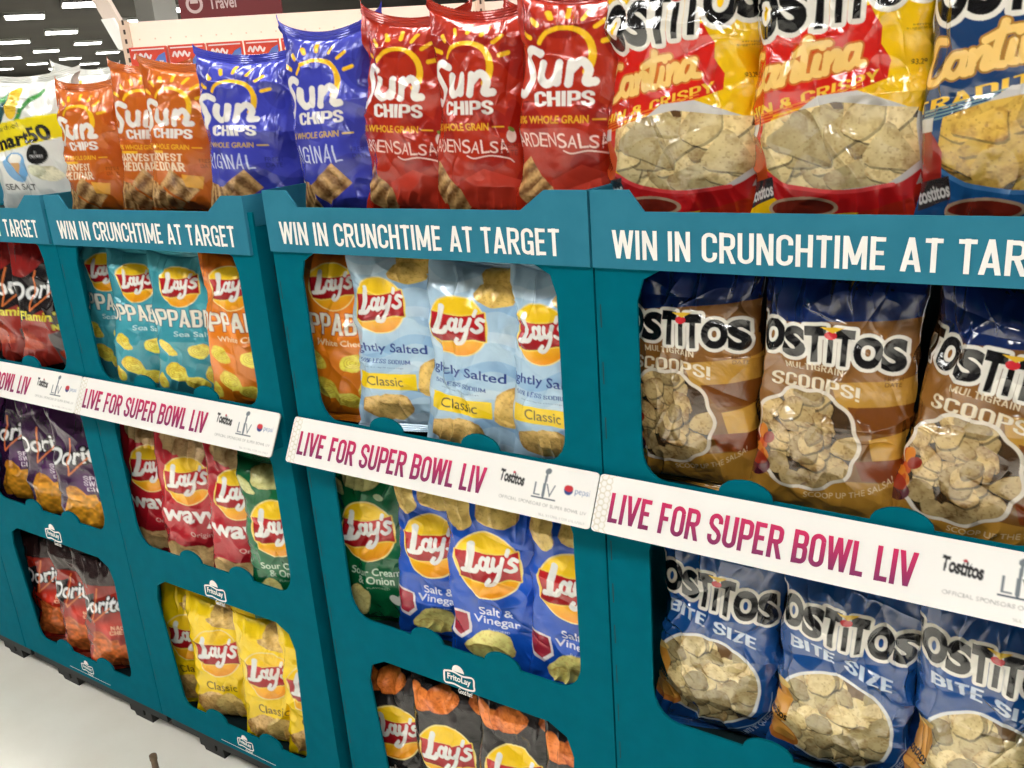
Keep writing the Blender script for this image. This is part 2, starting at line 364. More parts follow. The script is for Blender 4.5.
def art_wavy(n):
    a = Art(n, 1.72, (184, 26, 40)); a.mottle(.12, 5)
    for i, (x, y, r) in enumerate([(.35, .10, .2), (.72, .10, .22), (.52, .20, .2), (.85, .2, .14)]): a.chip(x, y, r, r * .7, 20 * i, 50 + i, (196, 164, 116), (120, 84, 52))
    lays_logo(a, .46, .56, .275)
    a.text('wavy', .12, .92, .82, 1.13, (240, 236, 232), .03); a.text('Original', .45, 1.18, .78, 1.25, (235, 200, 190), 0)
    for i, (x, y, r) in enumerate([(.24, 1.44, .16), (.50, 1.48, .2), (.74, 1.46, .17), (.38, 1.53, .16), (.62, 1.55, .16)]): a.chip(x, y, r, r * .68, -10 * i, 60 + i, (228, 192, 132), (176, 128, 78))
    return a

def art_light(n):
    a = Art(n, 1.72, (176, 206, 228))
    for i in range(7):
        y = .12 + i * .26; a.stroke(spline([(-.1, y), (.3, y + .10), (.7, y - .06), (1.1, y + .14)], 8), .09, (150, 188, 222) if i % 2 else (198, 220, 236))
    a.chip(.76, .12, .26, .13, 14, 71, (214, 176, 90), (150, 104, 36)); a.chip(.64, .24, .16, .10, 10, 72, (226, 190, 104), (160, 112, 40))
    lays_logo(a, .37, .54, .255)
    a.text('Lightly Salted', .0, .90, .78, 1.01, (32, 56, 130), .015); a.text('#50% LESS SODIUM', .12, 1.05, .62, 1.09, (60, 84, 150), .0)
    a.text('than our regular classic chips', .18, 1.12, .56, 1.135, (90, 110, 150), .0)
    a.box(.10, 1.18, .66, 1.34, (252, 214, 20)); a.text('Classic', .22, 1.21, .54, 1.305, (60, 50, 30), .005)
    a.chip(.84, 1.22, .17, .20, 20, 73, (222, 184, 100), (150, 106, 44)); a.chip(.30, 1.54, .17, .13, 20, 74, (220, 182, 108), (150, 110, 56)); a.chip(.44, 1.52, .15, .15, -10, 75, (226, 188, 112), (150, 110, 56))
    return a

def art_pop(n, orange):
    base = (232, 128, 24) if orange else (64, 158, 174)
    a = Art(n, 1.72, base); a.mottle(.10, 4)
    a.poly([(0, 0), (1, 0), (1, .2), (.5, .26), (0, .18)], (206, 104, 20) if orange else (84, 176, 190))
    lays_logo(a, .44, .36, .235)
    a.text('#POPPABLES', -.12, .63, 1.06, .84, (240, 236, 220), .0, out=(.010, (190, 90, 20) if orange else (30, 110, 130)))
    a.text('White Cheddar' if orange else 'Sea Salt', .22 if orange else .34, .89, .86 if orange else .76, .95, (255, 232, 190) if orange else (205, 236, 238), .01)
    for i, (x, y, r, t) in enumerate([(.22, 1.10, .12, 50), (.60, 1.13, .14, -15), (.30, 1.40, .15, 35), (.72, 1.44, .13, 80), (.52, 1.54, .14, 15), (.88, 1.28, .12, 60), (.12, 1.52, .10, 70)]):
        a.chip(x, y, r, r * .66, t, 80 + i, (246, 214, 84), (186, 140, 30))
        for j in range(3): a.stroke(arc(x, y, r * (.25 + .22 * j), t, t + 300, 10, r * .14 * (j + 1)), .006, (205, 160, 50))
    return a

def art_sun(n, kind):
    base = {'o': (204, 102, 28), 'b': (62, 68, 180), 'r': (180, 42, 18)}[kind]; a = Art(n, 1.60, base)
    leaf = {'o': (198, 90, 18), 'b': (54, 58, 160), 'r': (160, 28, 14)}[kind]; rs = random.Random(4)
    for i in range(14):
        x, y, t = rs.random(), rs.uniform(.1, 1.5), rs.uniform(0, 180); a.ell(x, y, .16, .07, t, leaf)
    cx, cy = .44, .40
    a.stroke(arc(cx, cy + .02, .20, 208, 395, 20), .030, (252, 196, 30), .055)
    for t in (205, 228, 250, 272, 296, 320, 345):
        k = math.radians(t); l = .05 if t in (228, 250) else .07
        a.stroke([(cx + .27 * math.cos(k), cy + .27 * math.sin(k)), (cx + (.27 + l) * math.cos(k), cy + (.27 + l) * math.sin(k))], .034, (252, 196, 30), .02)
    Wt = (242, 236, 228)
    for pts, w in [([(.27, .40), (.19, .37), (.13, .42), (.17, .50), (.20, .58), (.15, .67), (.07, .66)], .060), ([(.29, .47), (.28, .56), (.33, .61), (.39, .57), (.41, .47)], .058), ([(.41, .47), (.40, .60)], .058),
                   ([(.50, .47), (.48, .61)], .058), ([(.50, .52), (.57, .46), (.62, .52), (.60, .60), (.66, .60)], .058)]: a.stroke(spline(pts, 6), w, Wt)
    a.text('#CHIPS', .24, .66, .66, .765, Wt, .022)
    yl = {'o': (250, 190, 40), 'b': (214, 176, 60), 'r': (240, 180, 40)}[kind]
    a.text('100% WHOLE GRAIN', .06, .83, .62, .885, yl, .02); a.stroke([(.65, .86), (.74, .86)], .012, yl)
    if kind == 'o':
        a.box(.06, .90, .34, .93, yl); two_lines(a, '#HARVEST', '#CHEDDAR', .30, .93, .085, .48, .50, (250, 225, 190), .01)
    elif kind == 'b':
        xo = .02
        for i, ch in enumerate('ORIGINAL'):
            wo = .066 if ch != 'I' else .016; a.text('#' + ch, xo, .94 + (i % 2) * .012, xo + wo, 1.10, (206, 212, 240), -.036, rot=(-4, 5, 0)[i % 3]); xo += wo + .024
    else:
        for i, ch in enumerate('GARDEN'): a.text(ch, .02 + i * .062, .95, .075 + i * .062, 1.05, (250, 214, 200), -.005, rot=(-5, 4)[i % 2])
        for i, ch in enumerate('SALSA'): a.text(ch, .40 + i * .075, .955 + (i % 2) * .015, .465 + i * .075, 1.06, (250, 214, 200), .0, rot=(6, -4)[i % 2])
        a.stroke(spline([(.44, 1.08), (.5, 1.10), (.62, 1.08), (.76, 1.10), (.80, 1.13)], 6), .010, (250, 214, 200)); a.ell(.80, .93, .04, .05, 0, (238, 214, 200)); a.ell(.80, .88, .03, .015, 30, (120, 150, 60))
    # square wavy crisps
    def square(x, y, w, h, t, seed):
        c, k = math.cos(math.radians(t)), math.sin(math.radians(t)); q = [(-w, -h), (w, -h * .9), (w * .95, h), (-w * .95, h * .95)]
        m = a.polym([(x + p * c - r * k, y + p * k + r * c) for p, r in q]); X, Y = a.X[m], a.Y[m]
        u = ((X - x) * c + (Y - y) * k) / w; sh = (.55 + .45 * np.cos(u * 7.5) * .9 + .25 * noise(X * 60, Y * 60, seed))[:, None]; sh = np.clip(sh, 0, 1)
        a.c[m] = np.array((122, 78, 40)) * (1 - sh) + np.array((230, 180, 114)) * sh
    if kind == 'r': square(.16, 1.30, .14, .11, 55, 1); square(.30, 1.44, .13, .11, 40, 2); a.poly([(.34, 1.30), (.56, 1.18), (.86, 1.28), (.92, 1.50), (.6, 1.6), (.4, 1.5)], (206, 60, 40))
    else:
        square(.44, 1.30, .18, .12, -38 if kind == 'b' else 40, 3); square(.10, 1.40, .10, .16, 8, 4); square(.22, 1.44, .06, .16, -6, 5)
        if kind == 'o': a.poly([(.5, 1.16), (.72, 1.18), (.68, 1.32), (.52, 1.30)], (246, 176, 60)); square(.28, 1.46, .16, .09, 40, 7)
    a.box(.80, 1.33, .88, 1.44, (196, 150, 60)); a.text('FRESH\nDATE', .70, .98, .84, 1.08, tuple(.62 * q for q in base), 0)
    return a

def tost_word(a, x0, y0, x1, y1, slope=0., ow=.022, amp=.10):
    """big uneven black capitals with a pale outline, a red dot and a small yellow chip"""
    L = 'TOSTITOS'; wd = [1, 1.12, .95, .8, .42, .8, 1.2, 1.05]; tot = sum(wd); x = x0; H = y1 - y0; ms = np.zeros_like(a.X, bool); pos = []
    dy = [0, .04, .10, -.02, .12, -.04, .06, .0]
    for ch, w, d in zip(L, wd, dy):
        ww = (x1 - x0) * w / tot; yo = d * H + slope * ((x + ww / 2) - x0); s_ = 1.12 if d < 0 else (.95 if d > .05 else 1.)
        if ch == 'I': ms |= a.textm('I', x + ww * .25, y0 + yo + .22 * H, x + ww * .80, y0 + yo + H * .95, .02)
        else: ms |= a.textm(ch, x, y0 + yo, x + ww * 1.02, y0 + yo + H * s_, .062)
        pos.append((x + ww / 2, y0 + yo)); x += ww
    gm = a.grow(ms, ow); a.paint(gm, (232, 226, 214)); a.paint(ms, (14, 13, 15))
    a.ell(pos[4][0], pos[4][1] + .10 * H, (x1 - x0) * .036, (x1 - x0) * .026, 0, (208, 40, 50))
    q = pos[4]; a.poly([(q[0] - .06, q[1] - .14 * H), (q[0] + .07, q[1] - .16 * H), (q[0] + .01, q[1] + .02 * H)], (238, 190, 50))

def cursive(a, word_pts, col, w, out): 
    m = np.zeros_like(a.X, bool)
    for p in word_pts: m |= a.strokem(spline(p, 6), w)
    a.paint(a.grow(m, out[0]), out[1]); a.paint(m, col)

def cantina_pts(x0, y0, k, slope=-.22):
    P = [[(.20, .08), (.10, .06), (.02, .30), (.04, .52), (.14, .56), (.22, .46)],
         [(.34, .30), (.26, .30), (.22, .44), (.28, .54), (.34, .44), (.36, .30), (.34, .50), (.38, .54), (.42, .46)],
         [(.42, .30), (.41, .54)], [(.42, .42), (.48, .30), (.52, .34), (.50, .52), (.55, .52)],
         [(.62, .04), (.58, .30), (.57, .50), (.62, .54)], [(.50, .20), (.62, .14), (.76, .16)],
         [(.68, .30), (.66, .50), (.70, .54)], [(.71, .18), (.712, .19)],
         [(.75, .30), (.74, .54)], [(.75, .42), (.80, .30), (.84, .34), (.82, .52), (.87, .52)],
         [(.98, .30), (.91, .30), (.88, .44), (.92, .54), (.98, .44), (1., .30), (.985, .50), (1.04, .54)]]
    return [[(x0 + p * k, y0 + q * k * .62 + slope * p * k) for p, q in s] for s in P]

def art_cantina(n, blue):
    A = 1.72; a = Art(n, A, (28, 70, 118) if blue else (240, 190, 10)); a.mottle(.06, 5, 3)
    if not blue: a.poly([(.0, .0), (.9, 0), (.8, .12), (0, .3)], (240, 160, 20))
    if blue: a.poly([(0, .60), (1, .50), (1, 1.0), (0, 1.1)], (22, 58, 104))
    else:
        a.poly([(0, .66), (.64, .56), (.67, .62), (.70, .66), (.70, .74), (.75, .82), (.74, .90), (.50, .98), (.0, 1.10)], (212, 30, 20))
        a.poly([(0, .9), (.3, .86), (.1, 1.3), (0, 1.4)], (200, 40, 22)); a.poly([(.82, 1.22), (1, 1.16), (1, 1.72), (.5, 1.72)], (180, 40, 22))
    tost_word(a, -.06, .45, .94, .70, -.16, .024)
    cursive(a, cantina_pts(.03, .75, .57, -.20), (250, 206, 120), .034, (.010, (205, 110, 40) if not blue else (170, 120, 50)))
    wd = '#TRADITIONAL' if blue else '#THIN & CRISPY'; sl = -.26
    a.text(wd, .0, .945, .70 if not blue else .92, 1.00, (244, 196, 60), .0, warp=lambda x, y: (x, y + sl * (x - .35) + 0.0))
    for i in range(4): a.stroke([(.06, 1.07 + i * .016), (.62, .92 + i * .018)], .008, (228, 120, 40) if not blue else (120, 150, 150))
    # paper, chips, bowl
    cx, cy = (.50, 1.244) if not blue else (.60, 1.244)
    a.poly([(.42, 0.964), (.60, 0.948), (.80, 1.028), (.92, 1.076), (.94, 1.300), (.96, 1.396), (.7, 1.460), (.2, 1.380), (.3, 1.060)], (205, 200, 195))
    mask = a.polym([(.16, 1.092), (.34, 1.028), (.50, 0.996), (.72, 1.028), (.88, 1.044), (.90, 1.300), (.74, 1.404), (.5, 1.436), (.26, 1.404), (.14, 1.300)])
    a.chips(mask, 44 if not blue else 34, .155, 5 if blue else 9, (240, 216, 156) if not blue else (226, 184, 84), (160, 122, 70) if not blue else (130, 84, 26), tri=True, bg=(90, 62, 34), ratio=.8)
    bowl = (192, 26, 28) if not blue else (30, 84, 140)
    m = a.polym(np.vstack([spline([(.14, 1.332), (.30, 1.412), (.52, 1.444), (.76, 1.412), (.92, 1.332)], 8), spline([(.84, 1.476), (.6, 1.556), (.4, 1.556), (.22, 1.476)], 6)])); a.paint(m, bowl)
    a.stroke(spline([(.14, 1.332), (.30, 1.412), (.52, 1.444), (.76, 1.412)], 8), .022, tuple(min(255, q + 40) for q in bowl))
    # jar at the left, dip
    a.poly([(.0, 1.156), (.10, 1.140), (.17, 1.252), (.16, 1.428), (.0, 1.476)], (196, 76, 30) if not blue else (160, 40, 30)); a.poly([(.02, 1.108), (.12, 1.092), (.12, 1.156), (.02, 1.172)], (215, 210, 205))
    a.poly([(.02, 1.412), (.20, 1.364), (.22, 1.476), (.05, 1.540)], (60, 52, 52)); a.text('tostitos', .03, 1.42, .21, 1.49, (225, 220, 215), .03, rot=16)
    a.ell(.36, 1.53, .16, .06, 0, (180, 150, 120)); a.ell(.36, 1.53, .14, .045, 0, (120, 36, 22))
    a.text('serving\nsuggestion', .80, .66, .94, .69, (110, 84, 20) if not blue else (140, 150, 160), 0); a.text('$3.29', .84, .82, .92, .85, (70, 56, 20), .02)
    return a

def scallop(cx, cy, rx, ry, k=9, amp=.07, n=120):
    t = np.linspace(0, 2 * PI, n, endpoint=False); f = 1 + amp * np.cos(k * t); return np.stack([cx + rx * f * np.cos(t), cy + ry * f * np.sin(t)], 1)

def art_scoops(n):
    a = Art(n, 1.62, (134, 88, 38)); a.mottle(.16, 4, 5)
    a.paint(a.Y < .36 - .1 * (a.X - .5), (14, 36, 88))
    a.poly([(.5, .72), (1, .66), (1, .86), (.55, .88)], (186, 138, 52)); a.poly([(.6, .86), (1, .82), (1, 1.00), (.7, 1.0)], (120, 66, 20))
    a.poly([(.72, 1.04), (1, .98), (1, 1.18), (.76, 1.2)], (206, 156, 58)); a.poly([(.66, 1.20), (1, 1.16), (1, 1.30), (.7, 1.32)], (128, 56, 14))
    a.poly([(.0, 1.40), (.4, 1.36), (1, 1.30), (1, 1.62), (0, 1.62)], (182, 132, 50))
    tost_word(a, -.04, .35, .89, .545, .10, .022)
    wp = lambda x, y: (x, y + .08 * (x - .45) + .35 * (x - .42) ** 2)
    a.text('#MULTIGRAIN', .24, .625, .56, .665, (225, 205, 170), -.02, warp=wp); a.text('#SCOOPS!', .15, .70, .66, .785, (230, 215, 185), .0, warp=wp)
    p = scallop(.37, 1.11, .29, .32, 10, .035); m = a.polym(p); a.paint(a.grow(m, .022), (226, 214, 196))
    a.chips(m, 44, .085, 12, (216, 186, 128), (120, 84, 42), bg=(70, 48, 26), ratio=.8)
    rs = random.Random(5)
    for k in range(9):
        t = k * .7; x, y = .10 + .07 * math.cos(t) * (k % 3) * .5, 1.20 + .09 * math.sin(t); a.ell(x, y, .05, .035, k * 40, ((206, 84, 26), (222, 130, 40), (150, 40, 20))[k % 3])
    a.ell(.08, 1.34, .11, .08, 0, (96, 30, 44)); a.ell(.08, 1.30, .085, .045, 0, (160, 46, 24))
    a.text('SCOOP UP THE SALSA!', .40, 1.46, .86, 1.50, (230, 205, 160), 0, warp=lambda x, y: (x, y - .9 * (x - .4) ** 2 + .0))
    a.text('FRESH\nDATE', .78, .66, .88, .72, (90, 60, 30), 0)
    return a

def art_bite(n):
    a = Art(n, 1.62, (22, 72, 136)); a.mottle(.10, 4, 5)
    tost_word(a, -.03, .27, .90, .49, .12, .022)
    wp = lambda x, y: (x, y + .22 * (x - .45) + .30 * (x - .5) ** 2)
    a.text('#BITE SIZE', .16, .61, .78, .695, (200, 212, 226), .01, warp=wp)
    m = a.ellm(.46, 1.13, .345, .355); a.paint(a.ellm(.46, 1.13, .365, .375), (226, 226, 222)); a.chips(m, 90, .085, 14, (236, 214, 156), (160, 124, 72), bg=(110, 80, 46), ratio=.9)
    a.poly([(.02, .98), (.15, .95), (.21, 1.06), (.19, 1.26), (.03, 1.28)], (214, 150, 60)); a.ell(.11, .97, .08, .03, 0, (226, 190, 110))
    a.text('tostitos', .02, 1.17, .20, 1.24, (24, 22, 26), .03, rot=-8); a.ell(.14, 1.36, .15, .09, 20, (196, 120, 50)); a.ell(.15, 1.34, .12, .06, 20, (226, 160, 70))
    a.text("2 BITS 'R' QUESO", .62, 1.42, .98, 1.46, (190, 205, 225), 0, rot=50); a.stroke(arc(.44, 1.10, .47, 5, 75), .008, (150, 180, 205))
    return a

def dor_word(a, x0, y0, x1, y1, col=(236, 236, 236)):
    x = np.linspace(x0, x1, 8)
    m = a.textm('Doritos', x0, y0, x1, y1, .022, .3, 8); a.paint(a.grow(m, .020), (16, 14, 16)); a.paint(m, col)
    w = x1 - x0; a.stroke([(x0 + .42 * w, y0 - .10), (x0 + .30 * w, y1 + .16), (x0 + .62 * w, y0 + .14)], .016, (222, 120, 60))

def art_doritos(n, kind):
    base = {'nacho': (176, 40, 22), 'hot': (30, 22, 24), 'purple': (66, 26, 74)}[kind]; a = Art(n, 1.70, base); a.mottle(.3, 5, 2)
    if kind == 'nacho': a.paint(a.Y < .40, (40, 22, 22)); a.poly([(.0, .62), (.3, .5), (.2, .95)], (24, 18, 20)); a.poly([(1, .34), (1, .8), (.74, .44)], (214, 60, 30))
    if kind == 'hot': a.paint(a.Y < .42 + .1 * np.sin(a.X * 9), (140, 26, 22)); a.poly([(0, 1.1), (.4, .9), (.66, 1.5), (.2, 1.66), (0, 1.5)], (150, 44, 34)); a.poly([(.4, 1.2), (.7, 1.1), (.9, 1.6), (.5, 1.7)], (90, 84, 84))
    if kind == 'purple': a.poly([(.3, 0), (.8, 0), (.6, .4)], (104, 60, 104)); a.poly([(.6, .9), (1, .7), (1, 1.2)], (100, 40, 96))
    dor_word(a, .0, .54, .82, .76)
    if kind == 'nacho': two_lines(a, '#NACHO', '#CHEESE', .60, .96, .055, .26, .30, (250, 200, 160), -.01)
    if kind == 'hot': a.text("Flamin' Hot", .10, .92, .80, 1.04, (232, 224, 60), .02, .2); a.text('#NACHO', .46, 1.08, .80, 1.15, (222, 214, 60), .01)
    if kind == 'purple': two_lines(a, '#SPICY', '#SWEET', .56, .92, .055, .30, .30, (240, 226, 240), -.02); a.text('#CHILI', .44, 1.06, .68, 1.12, (240, 226, 240), -.02)
    b, d = {'nacho': ((222, 116, 56), (150, 56, 22)), 'hot': ((190, 70, 40), (110, 30, 18)), 'purple': ((226, 156, 40), (150, 84, 16))}[kind]
    if kind == 'hot': a.chip(.16, 1.30, .18, .16, 20, 90, b, d, True); a.chip(.60, 1.48, .16, .12, 70, 91, b, d, True)
    else:
        for i, (x, y, r, t) in enumerate([(.34, 1.34, .30, 14), (.62, 1.40, .24, 70), (.44, 1.52, .22, 40)]): a.chip(x, y, r, r * .95, t, 92 + i, b, d, True)
        a.poly([(.18, 1.20), (.52, 1.16), (.54, 1.40), (.40, 1.60), (.22, 1.44)], b); a.poly([(.56, 1.28), (.80, 1.32), (.70, 1.62), (.56, 1.58)], tuple(q * .9 for q in b))
        m = a.Y > 1.14; a.c[m] *= (1 + .22 * noise(a.X[m] * 26, a.Y[m] * 26, 8))[:, None]
        if kind == 'nacho': a.poly([(.66, 1.60), (.96, 1.30), (1, 1.7), (.6, 1.7)], (96, 100, 108)); a.text('LIV', .76, 1.52, .94, 1.63, (190, 196, 204), 0)
    return a

def art_smart(n):
    a = Art(n, 1.60, (228, 228, 222)); a.mottle(.03, 6)
    for x, t in ((.10, -6), (.44, 10)):
        a.ell(x - .08, .50, .05, .22, t + 14, (40, 84, 90)); a.stroke(spline([(x + .28, .34), (x + .16, .5), (x + .04, .68)], 6), .05, (60, 140, 60)); a.ell(x + .02, .46, .075, .20, t, (238, 196, 50))
        for j in range(9): a.stroke([(x - .05, .32 + j * .035), (x + .09, .31 + j * .035)], .005, (200, 150, 30))
    a.poly([(0, .76), (.36, .68), (.94, .60), (.97, .86), (.5, .98), (0, 1.08)], (240, 220, 20))
    a.text('Smartfood', .14, .72, .50, .78, (40, 36, 30), .0, .2, 12); a.text('Smart50', .02, .80, .82, .98, (22, 20, 20), .04, 0, 12)
    a.ell(.66, 1.07, .10, .12, 0, (28, 28, 28)); a.text('35\nCALORIES', .60, 1.03, .72, 1.11, (220, 220, 220), 0)
    a.ell(.40, 1.22, .14, .18, 10, (110, 168, 216)); a.ell(.42, 1.12, .07, .06, 0, (236, 232, 220)); a.poly([(.38, 1.16), (.46, 1.17), (.40, 1.34)], (206, 160, 100))
    a.text('SEA SALT', .18, 1.42, .58, 1.49, (30, 30, 30), .02); a.chip(.74, 1.30, .12, .09, 10, 100, (226, 220, 190), (150, 146, 116)); a.chip(.64, 1.26, .08, .07, 10, 101, (206, 206, 180), (130, 130, 100))
    k = int(.20 * n); a.c[:-k] = a.c[k:].copy(); a.c[-k:] = (226, 226, 220)
    return a

# ------------------------------------------------------------------ the bag itself
def bag_theta(u, ratio):
    """front parameter spaced by arc length so print does not stretch"""
    t = np.linspace(-PI / 2, PI / 2, 400); n = 2 / 2.4
    x = np.sign(np.sin(t)) * np.abs(np.sin(t)) ** n; y = ratio * np.abs(np.cos(t)) ** n
    s = np.concatenate([[0], np.cumsum(np.hypot(np.diff(x), np.diff(y)))]); s /= s[-1]
    return np.interp(u, s, t)

FOIL = attr_mat('printed_foil', .26, .10, .6, .35, .25)
FILM = attr_mat('printed_glossy_film', .14, .0, .7, 1., .42)

def bag_mesh(name, art, Wf, H, D, nu, nv, seed, crumple=1., side=None, film=False, sag=0., lift=.02, shift=0.):
    NB = 22; nr = nu + NB
    t = np.linspace(0, 1, nv)[:, None]                       # 0 top, 1 bottom
    uf = np.linspace(0, 1, nu); th_f = bag_theta(uf, D / Wf * 1.1); th_b = np.linspace(PI / 2, 3 * PI / 2, NB + 2)[1:-1]
    th = np.concatenate([th_f, th_b])[None, :]
    u_all = np.concatenate([uf, np.linspace(1, 0, NB + 2)[1:-1]])[None, :]
    tt = t ** .88
    p = np.clip(1 - np.abs(2 * tt - 1) ** 2.5, 0, 1) ** .62
    rs = np.random.RandomState(seed)
    e = 2 / 2.4
    sx = np.sign(np.sin(th)) * np.abs(np.sin(th)) ** e; cy = np.sign(np.cos(th)) * np.abs(np.cos(th)) ** e
    a_l = Wf / 2 * (1 - .15 * p + .030 * crumple * noise(t * 5 + 3, t * 0 + 1.5, seed + 1) * p)
    a_r = Wf / 2 * (1 - .15 * p + .030 * crumple * noise(t * 5 + 9, t * 0 + 7.5, seed + 2) * p)
    a = np.where(sx < 0, a_l, a_r)
    X = a * sx; Y = -(D / 2 * p + .0006) * cy
    # crumples along the outward direction
    U = u_all * 1.0 + (th > PI / 2) * 1.7 + 0 * t; V = t * H / Wf + 0 * u_all
    f1 = 1 - 2 * np.abs(noise(U * 2.6 + .6 * noise(U * 2, V * 2, seed + 5), V * 2.6, seed + 3))
    f2 = 1 - 2 * np.abs(noise(U * 6 + V * 2, V * 5 - U * 2, seed + 4))
    f3 = noise(U * 13 - V * 5, V * 13 + U * 4, seed + 8)
    endf = np.clip(1 - p, 0, 1)
    pl = 1 - 2 * np.abs(noise(U * 11 + .4 * noise(V * 6, U * 3, seed), V * 1.2, seed + 6))
    near = np.exp(-((t - .10) / .10) ** 2) + np.exp(-((t - .92) / .07) ** 2)
    d = crumple * Wf * (p * (.030 * f1 + .014 * f2) + .0035 * f3 * p + .026 * pl * near * np.minimum(p * 3, 1))
    # long soft diagonal dents
    for k in range(4):
        cx, cv = rs.rand(), rs.uniform(.1, H / Wf - .1); ang = rs.uniform(-1.2, 1.2); dd = (U - cx) * math.sin(ang) + (V - cv) * math.cos(ang); al = (U - cx) * math.cos(ang) - (V - cv) * math.sin(ang)
        d = d - crumple * Wf * .022 * p * np.exp(-np.abs(dd) / .05) * np.exp(-(al / .32) ** 2)
    for k in range(14 if film else 7):           # sharp fold lines
        cx, cv = rs.uniform(.1, .95), rs.uniform(.1, .8) * H / Wf; ang = rs.uniform(-.6, .6) + (PI / 2 if rs.rand() < .8 else 0); dd = (U - cx) * math.sin(ang) + (V - cv) * math.cos(ang); al = (U - cx) * math.cos(ang) - (V - cv) * math.sin(ang)
        dd = dd + .03 * noise(al * 7, al * 0 + k, seed + 20)
        d = d + crumple * Wf * rs.choice([-1, 1]) * (.013 if film else .009) * p * np.exp(-(np.abs(dd) / .014)) * np.exp(-(al / rs.uniform(.08, .25)) ** 4)
    X = X + d * np.sin(th) * .8; Y = Y - d * cy
    # seam waves, corners lifted
    wv = .010 * np.sin(3.2 * u_all + seed) * endf ** 2 * np.sign(.5 - t)
    Y = Y + wv
    ql = (2 * u_all - 1) ** 2; Z = H * (1 - t) + lift * (ql - .35) * np.clip(1 - t * 5, 0, 1) ** 1.5 * 1. - .4 * lift * (ql - .35) * np.clip(t * 6 - 5, 0, 1)
    # pinch of the top corners backwards
    Y = Y + .03 * Wf * noise(U * 2, V * 0 + seed, seed + 12) * endf ** 2
    co = np.stack([X, Y, Z], -1)
    U2 = np.clip(u_all + shift, 0, 1) + 0 * t
    col = art.sample(U2, t + 0 * u_all)
    sc_ = lin(side) if side is not None else art.sample(np.array([.985]), np.array([.5]))[0]
    back = (np.arange(nr) >= nu)[None, :, None]; col = np.where(back, sc_, col)
    idx = np.arange(nv * nr).reshape(nv, nr); n2 = np.roll(idx, -1, 1)
    faces = np.stack([idx[:-1], idx[1:], n2[1:], n2[:-1]], -1).reshape(-1, 4)
    me = bpy.data.meshes.new(name); V_ = co.reshape(-1, 3)
    me.vertices.add(len(V_)); me.vertices.foreach_set('co', V_.ravel())
    me.loops.add(faces.size); me.loops.foreach_set('vertex_index', faces.ravel())
    me.polygons.add(len(faces)); me.polygons.foreach_set('loop_start', np.arange(0, faces.size, 4)); me.polygons.foreach_set('loop_total', np.full(len(faces), 4))
    me.polygons.foreach_set('use_smooth', np.ones(len(faces), bool))
    me.update(calc_edges=True)
    at = me.attributes.new('print', 'FLOAT_COLOR', 'POINT'); c4 = np.ones((len(V_), 4)); c4[:, :3] = col.reshape(-1, 3); at.data.foreach_set('color', c4.ravel())
    me.materials.append(FILM if film else FOIL)
    return me, co, col

def seal(name, row, colr, up, parent, seed):
    """crimped strip that continues a bag's end row; row: (n,3) front points, up: +1 top, -1 bottom"""
    n = len(row); K = 9; h = .014; V_ = np.zeros((2, K, n, 3)); c = np.zeros((2, K, n, 3))
    for s_ in range(2):
        for k in range(K):
            q = row.copy(); f = k / (K - 1); zig = .0012 * (np.arange(n) % 2) * (k == K - 1)
            q[:, 2] += up * (h * f - zig); q[:, 1] += (-.0006 if s_ == 0 else .0006) + .0009 * (k % 2) + .0040 * f * np.sin(np.arange(n) / n * 9 + seed)
            V_[s_, k] = q; c[s_, k] = colr * (1.0 if k % 2 else .93)
    idx = np.arange(2 * K * n).reshape(2, K, n); F = []
    for s_ in range(2):
        g = idx[s_]; F.append(np.stack([g[:-1, :-1], g[:-1, 1:], g[1:, 1:], g[1:, :-1]], -1).reshape(-1, 4))
    F.append(np.stack([idx[0, -1, :-1], idx[0, -1, 1:], idx[1, -1, 1:], idx[1, -1, :-1]], -1))
    F.append(np.stack([idx[0, :-1, 0], idx[0, 1:, 0], idx[1, 1:, 0], idx[1, :-1, 0]], -1)); F.append(np.stack([idx[0, :-1, -1], idx[0, 1:, -1], idx[1, 1:, -1], idx[1, :-1, -1]], -1))
    F = np.vstack(F); me = bpy.data.meshes.new(name); me.from_pydata(V_.reshape(-1, 3).tolist(), [], F.tolist())
    at = me.attributes.new('print', 'FLOAT_COLOR', 'POINT'); c4 = np.ones((V_.size // 3, 4)); c4[:, :3] = c.reshape(-1, 3); at.data.foreach_set('color', c4.ravel())
    me.materials.append(parent.data.materials[0]); me.update()
    return link(name, me, parent)

ARTS = {}
def get_art(k):
    if k in ARTS: return ARTS[k]
    f = {'smart': lambda: art_smart(300), 'sun_o': lambda: art_sun(300, 'o'), 'sun_b': lambda: art_sun(360, 'b'), 'sun_r': lambda: art_sun(400, 'r'),
         'cant_y': lambda: art_cantina(620, False), 'cant_b': lambda: art_cantina(620, True), 'hot': lambda: art_doritos(240, 'hot'), 'purple': lambda: art_doritos(240, 'purple'),
         'nacho': lambda: art_doritos(220, 'nacho'), 'pop_t': lambda: art_pop(260, False), 'pop_o': lambda: art_pop(280, True), 'light': lambda: art_light(420), 'scoops': lambda: art_scoops(600),
         'bite': lambda: art_bite(600), 'wavy': lambda: art_wavy(280), 'green': lambda: art_green(320), 'vin': lambda: art_vinegar(420), 'classic': lambda: art_classic(300), 'bbq': lambda: art_bbq(360)}[k]
    ARTS[k] = f(); return ARTS[k]

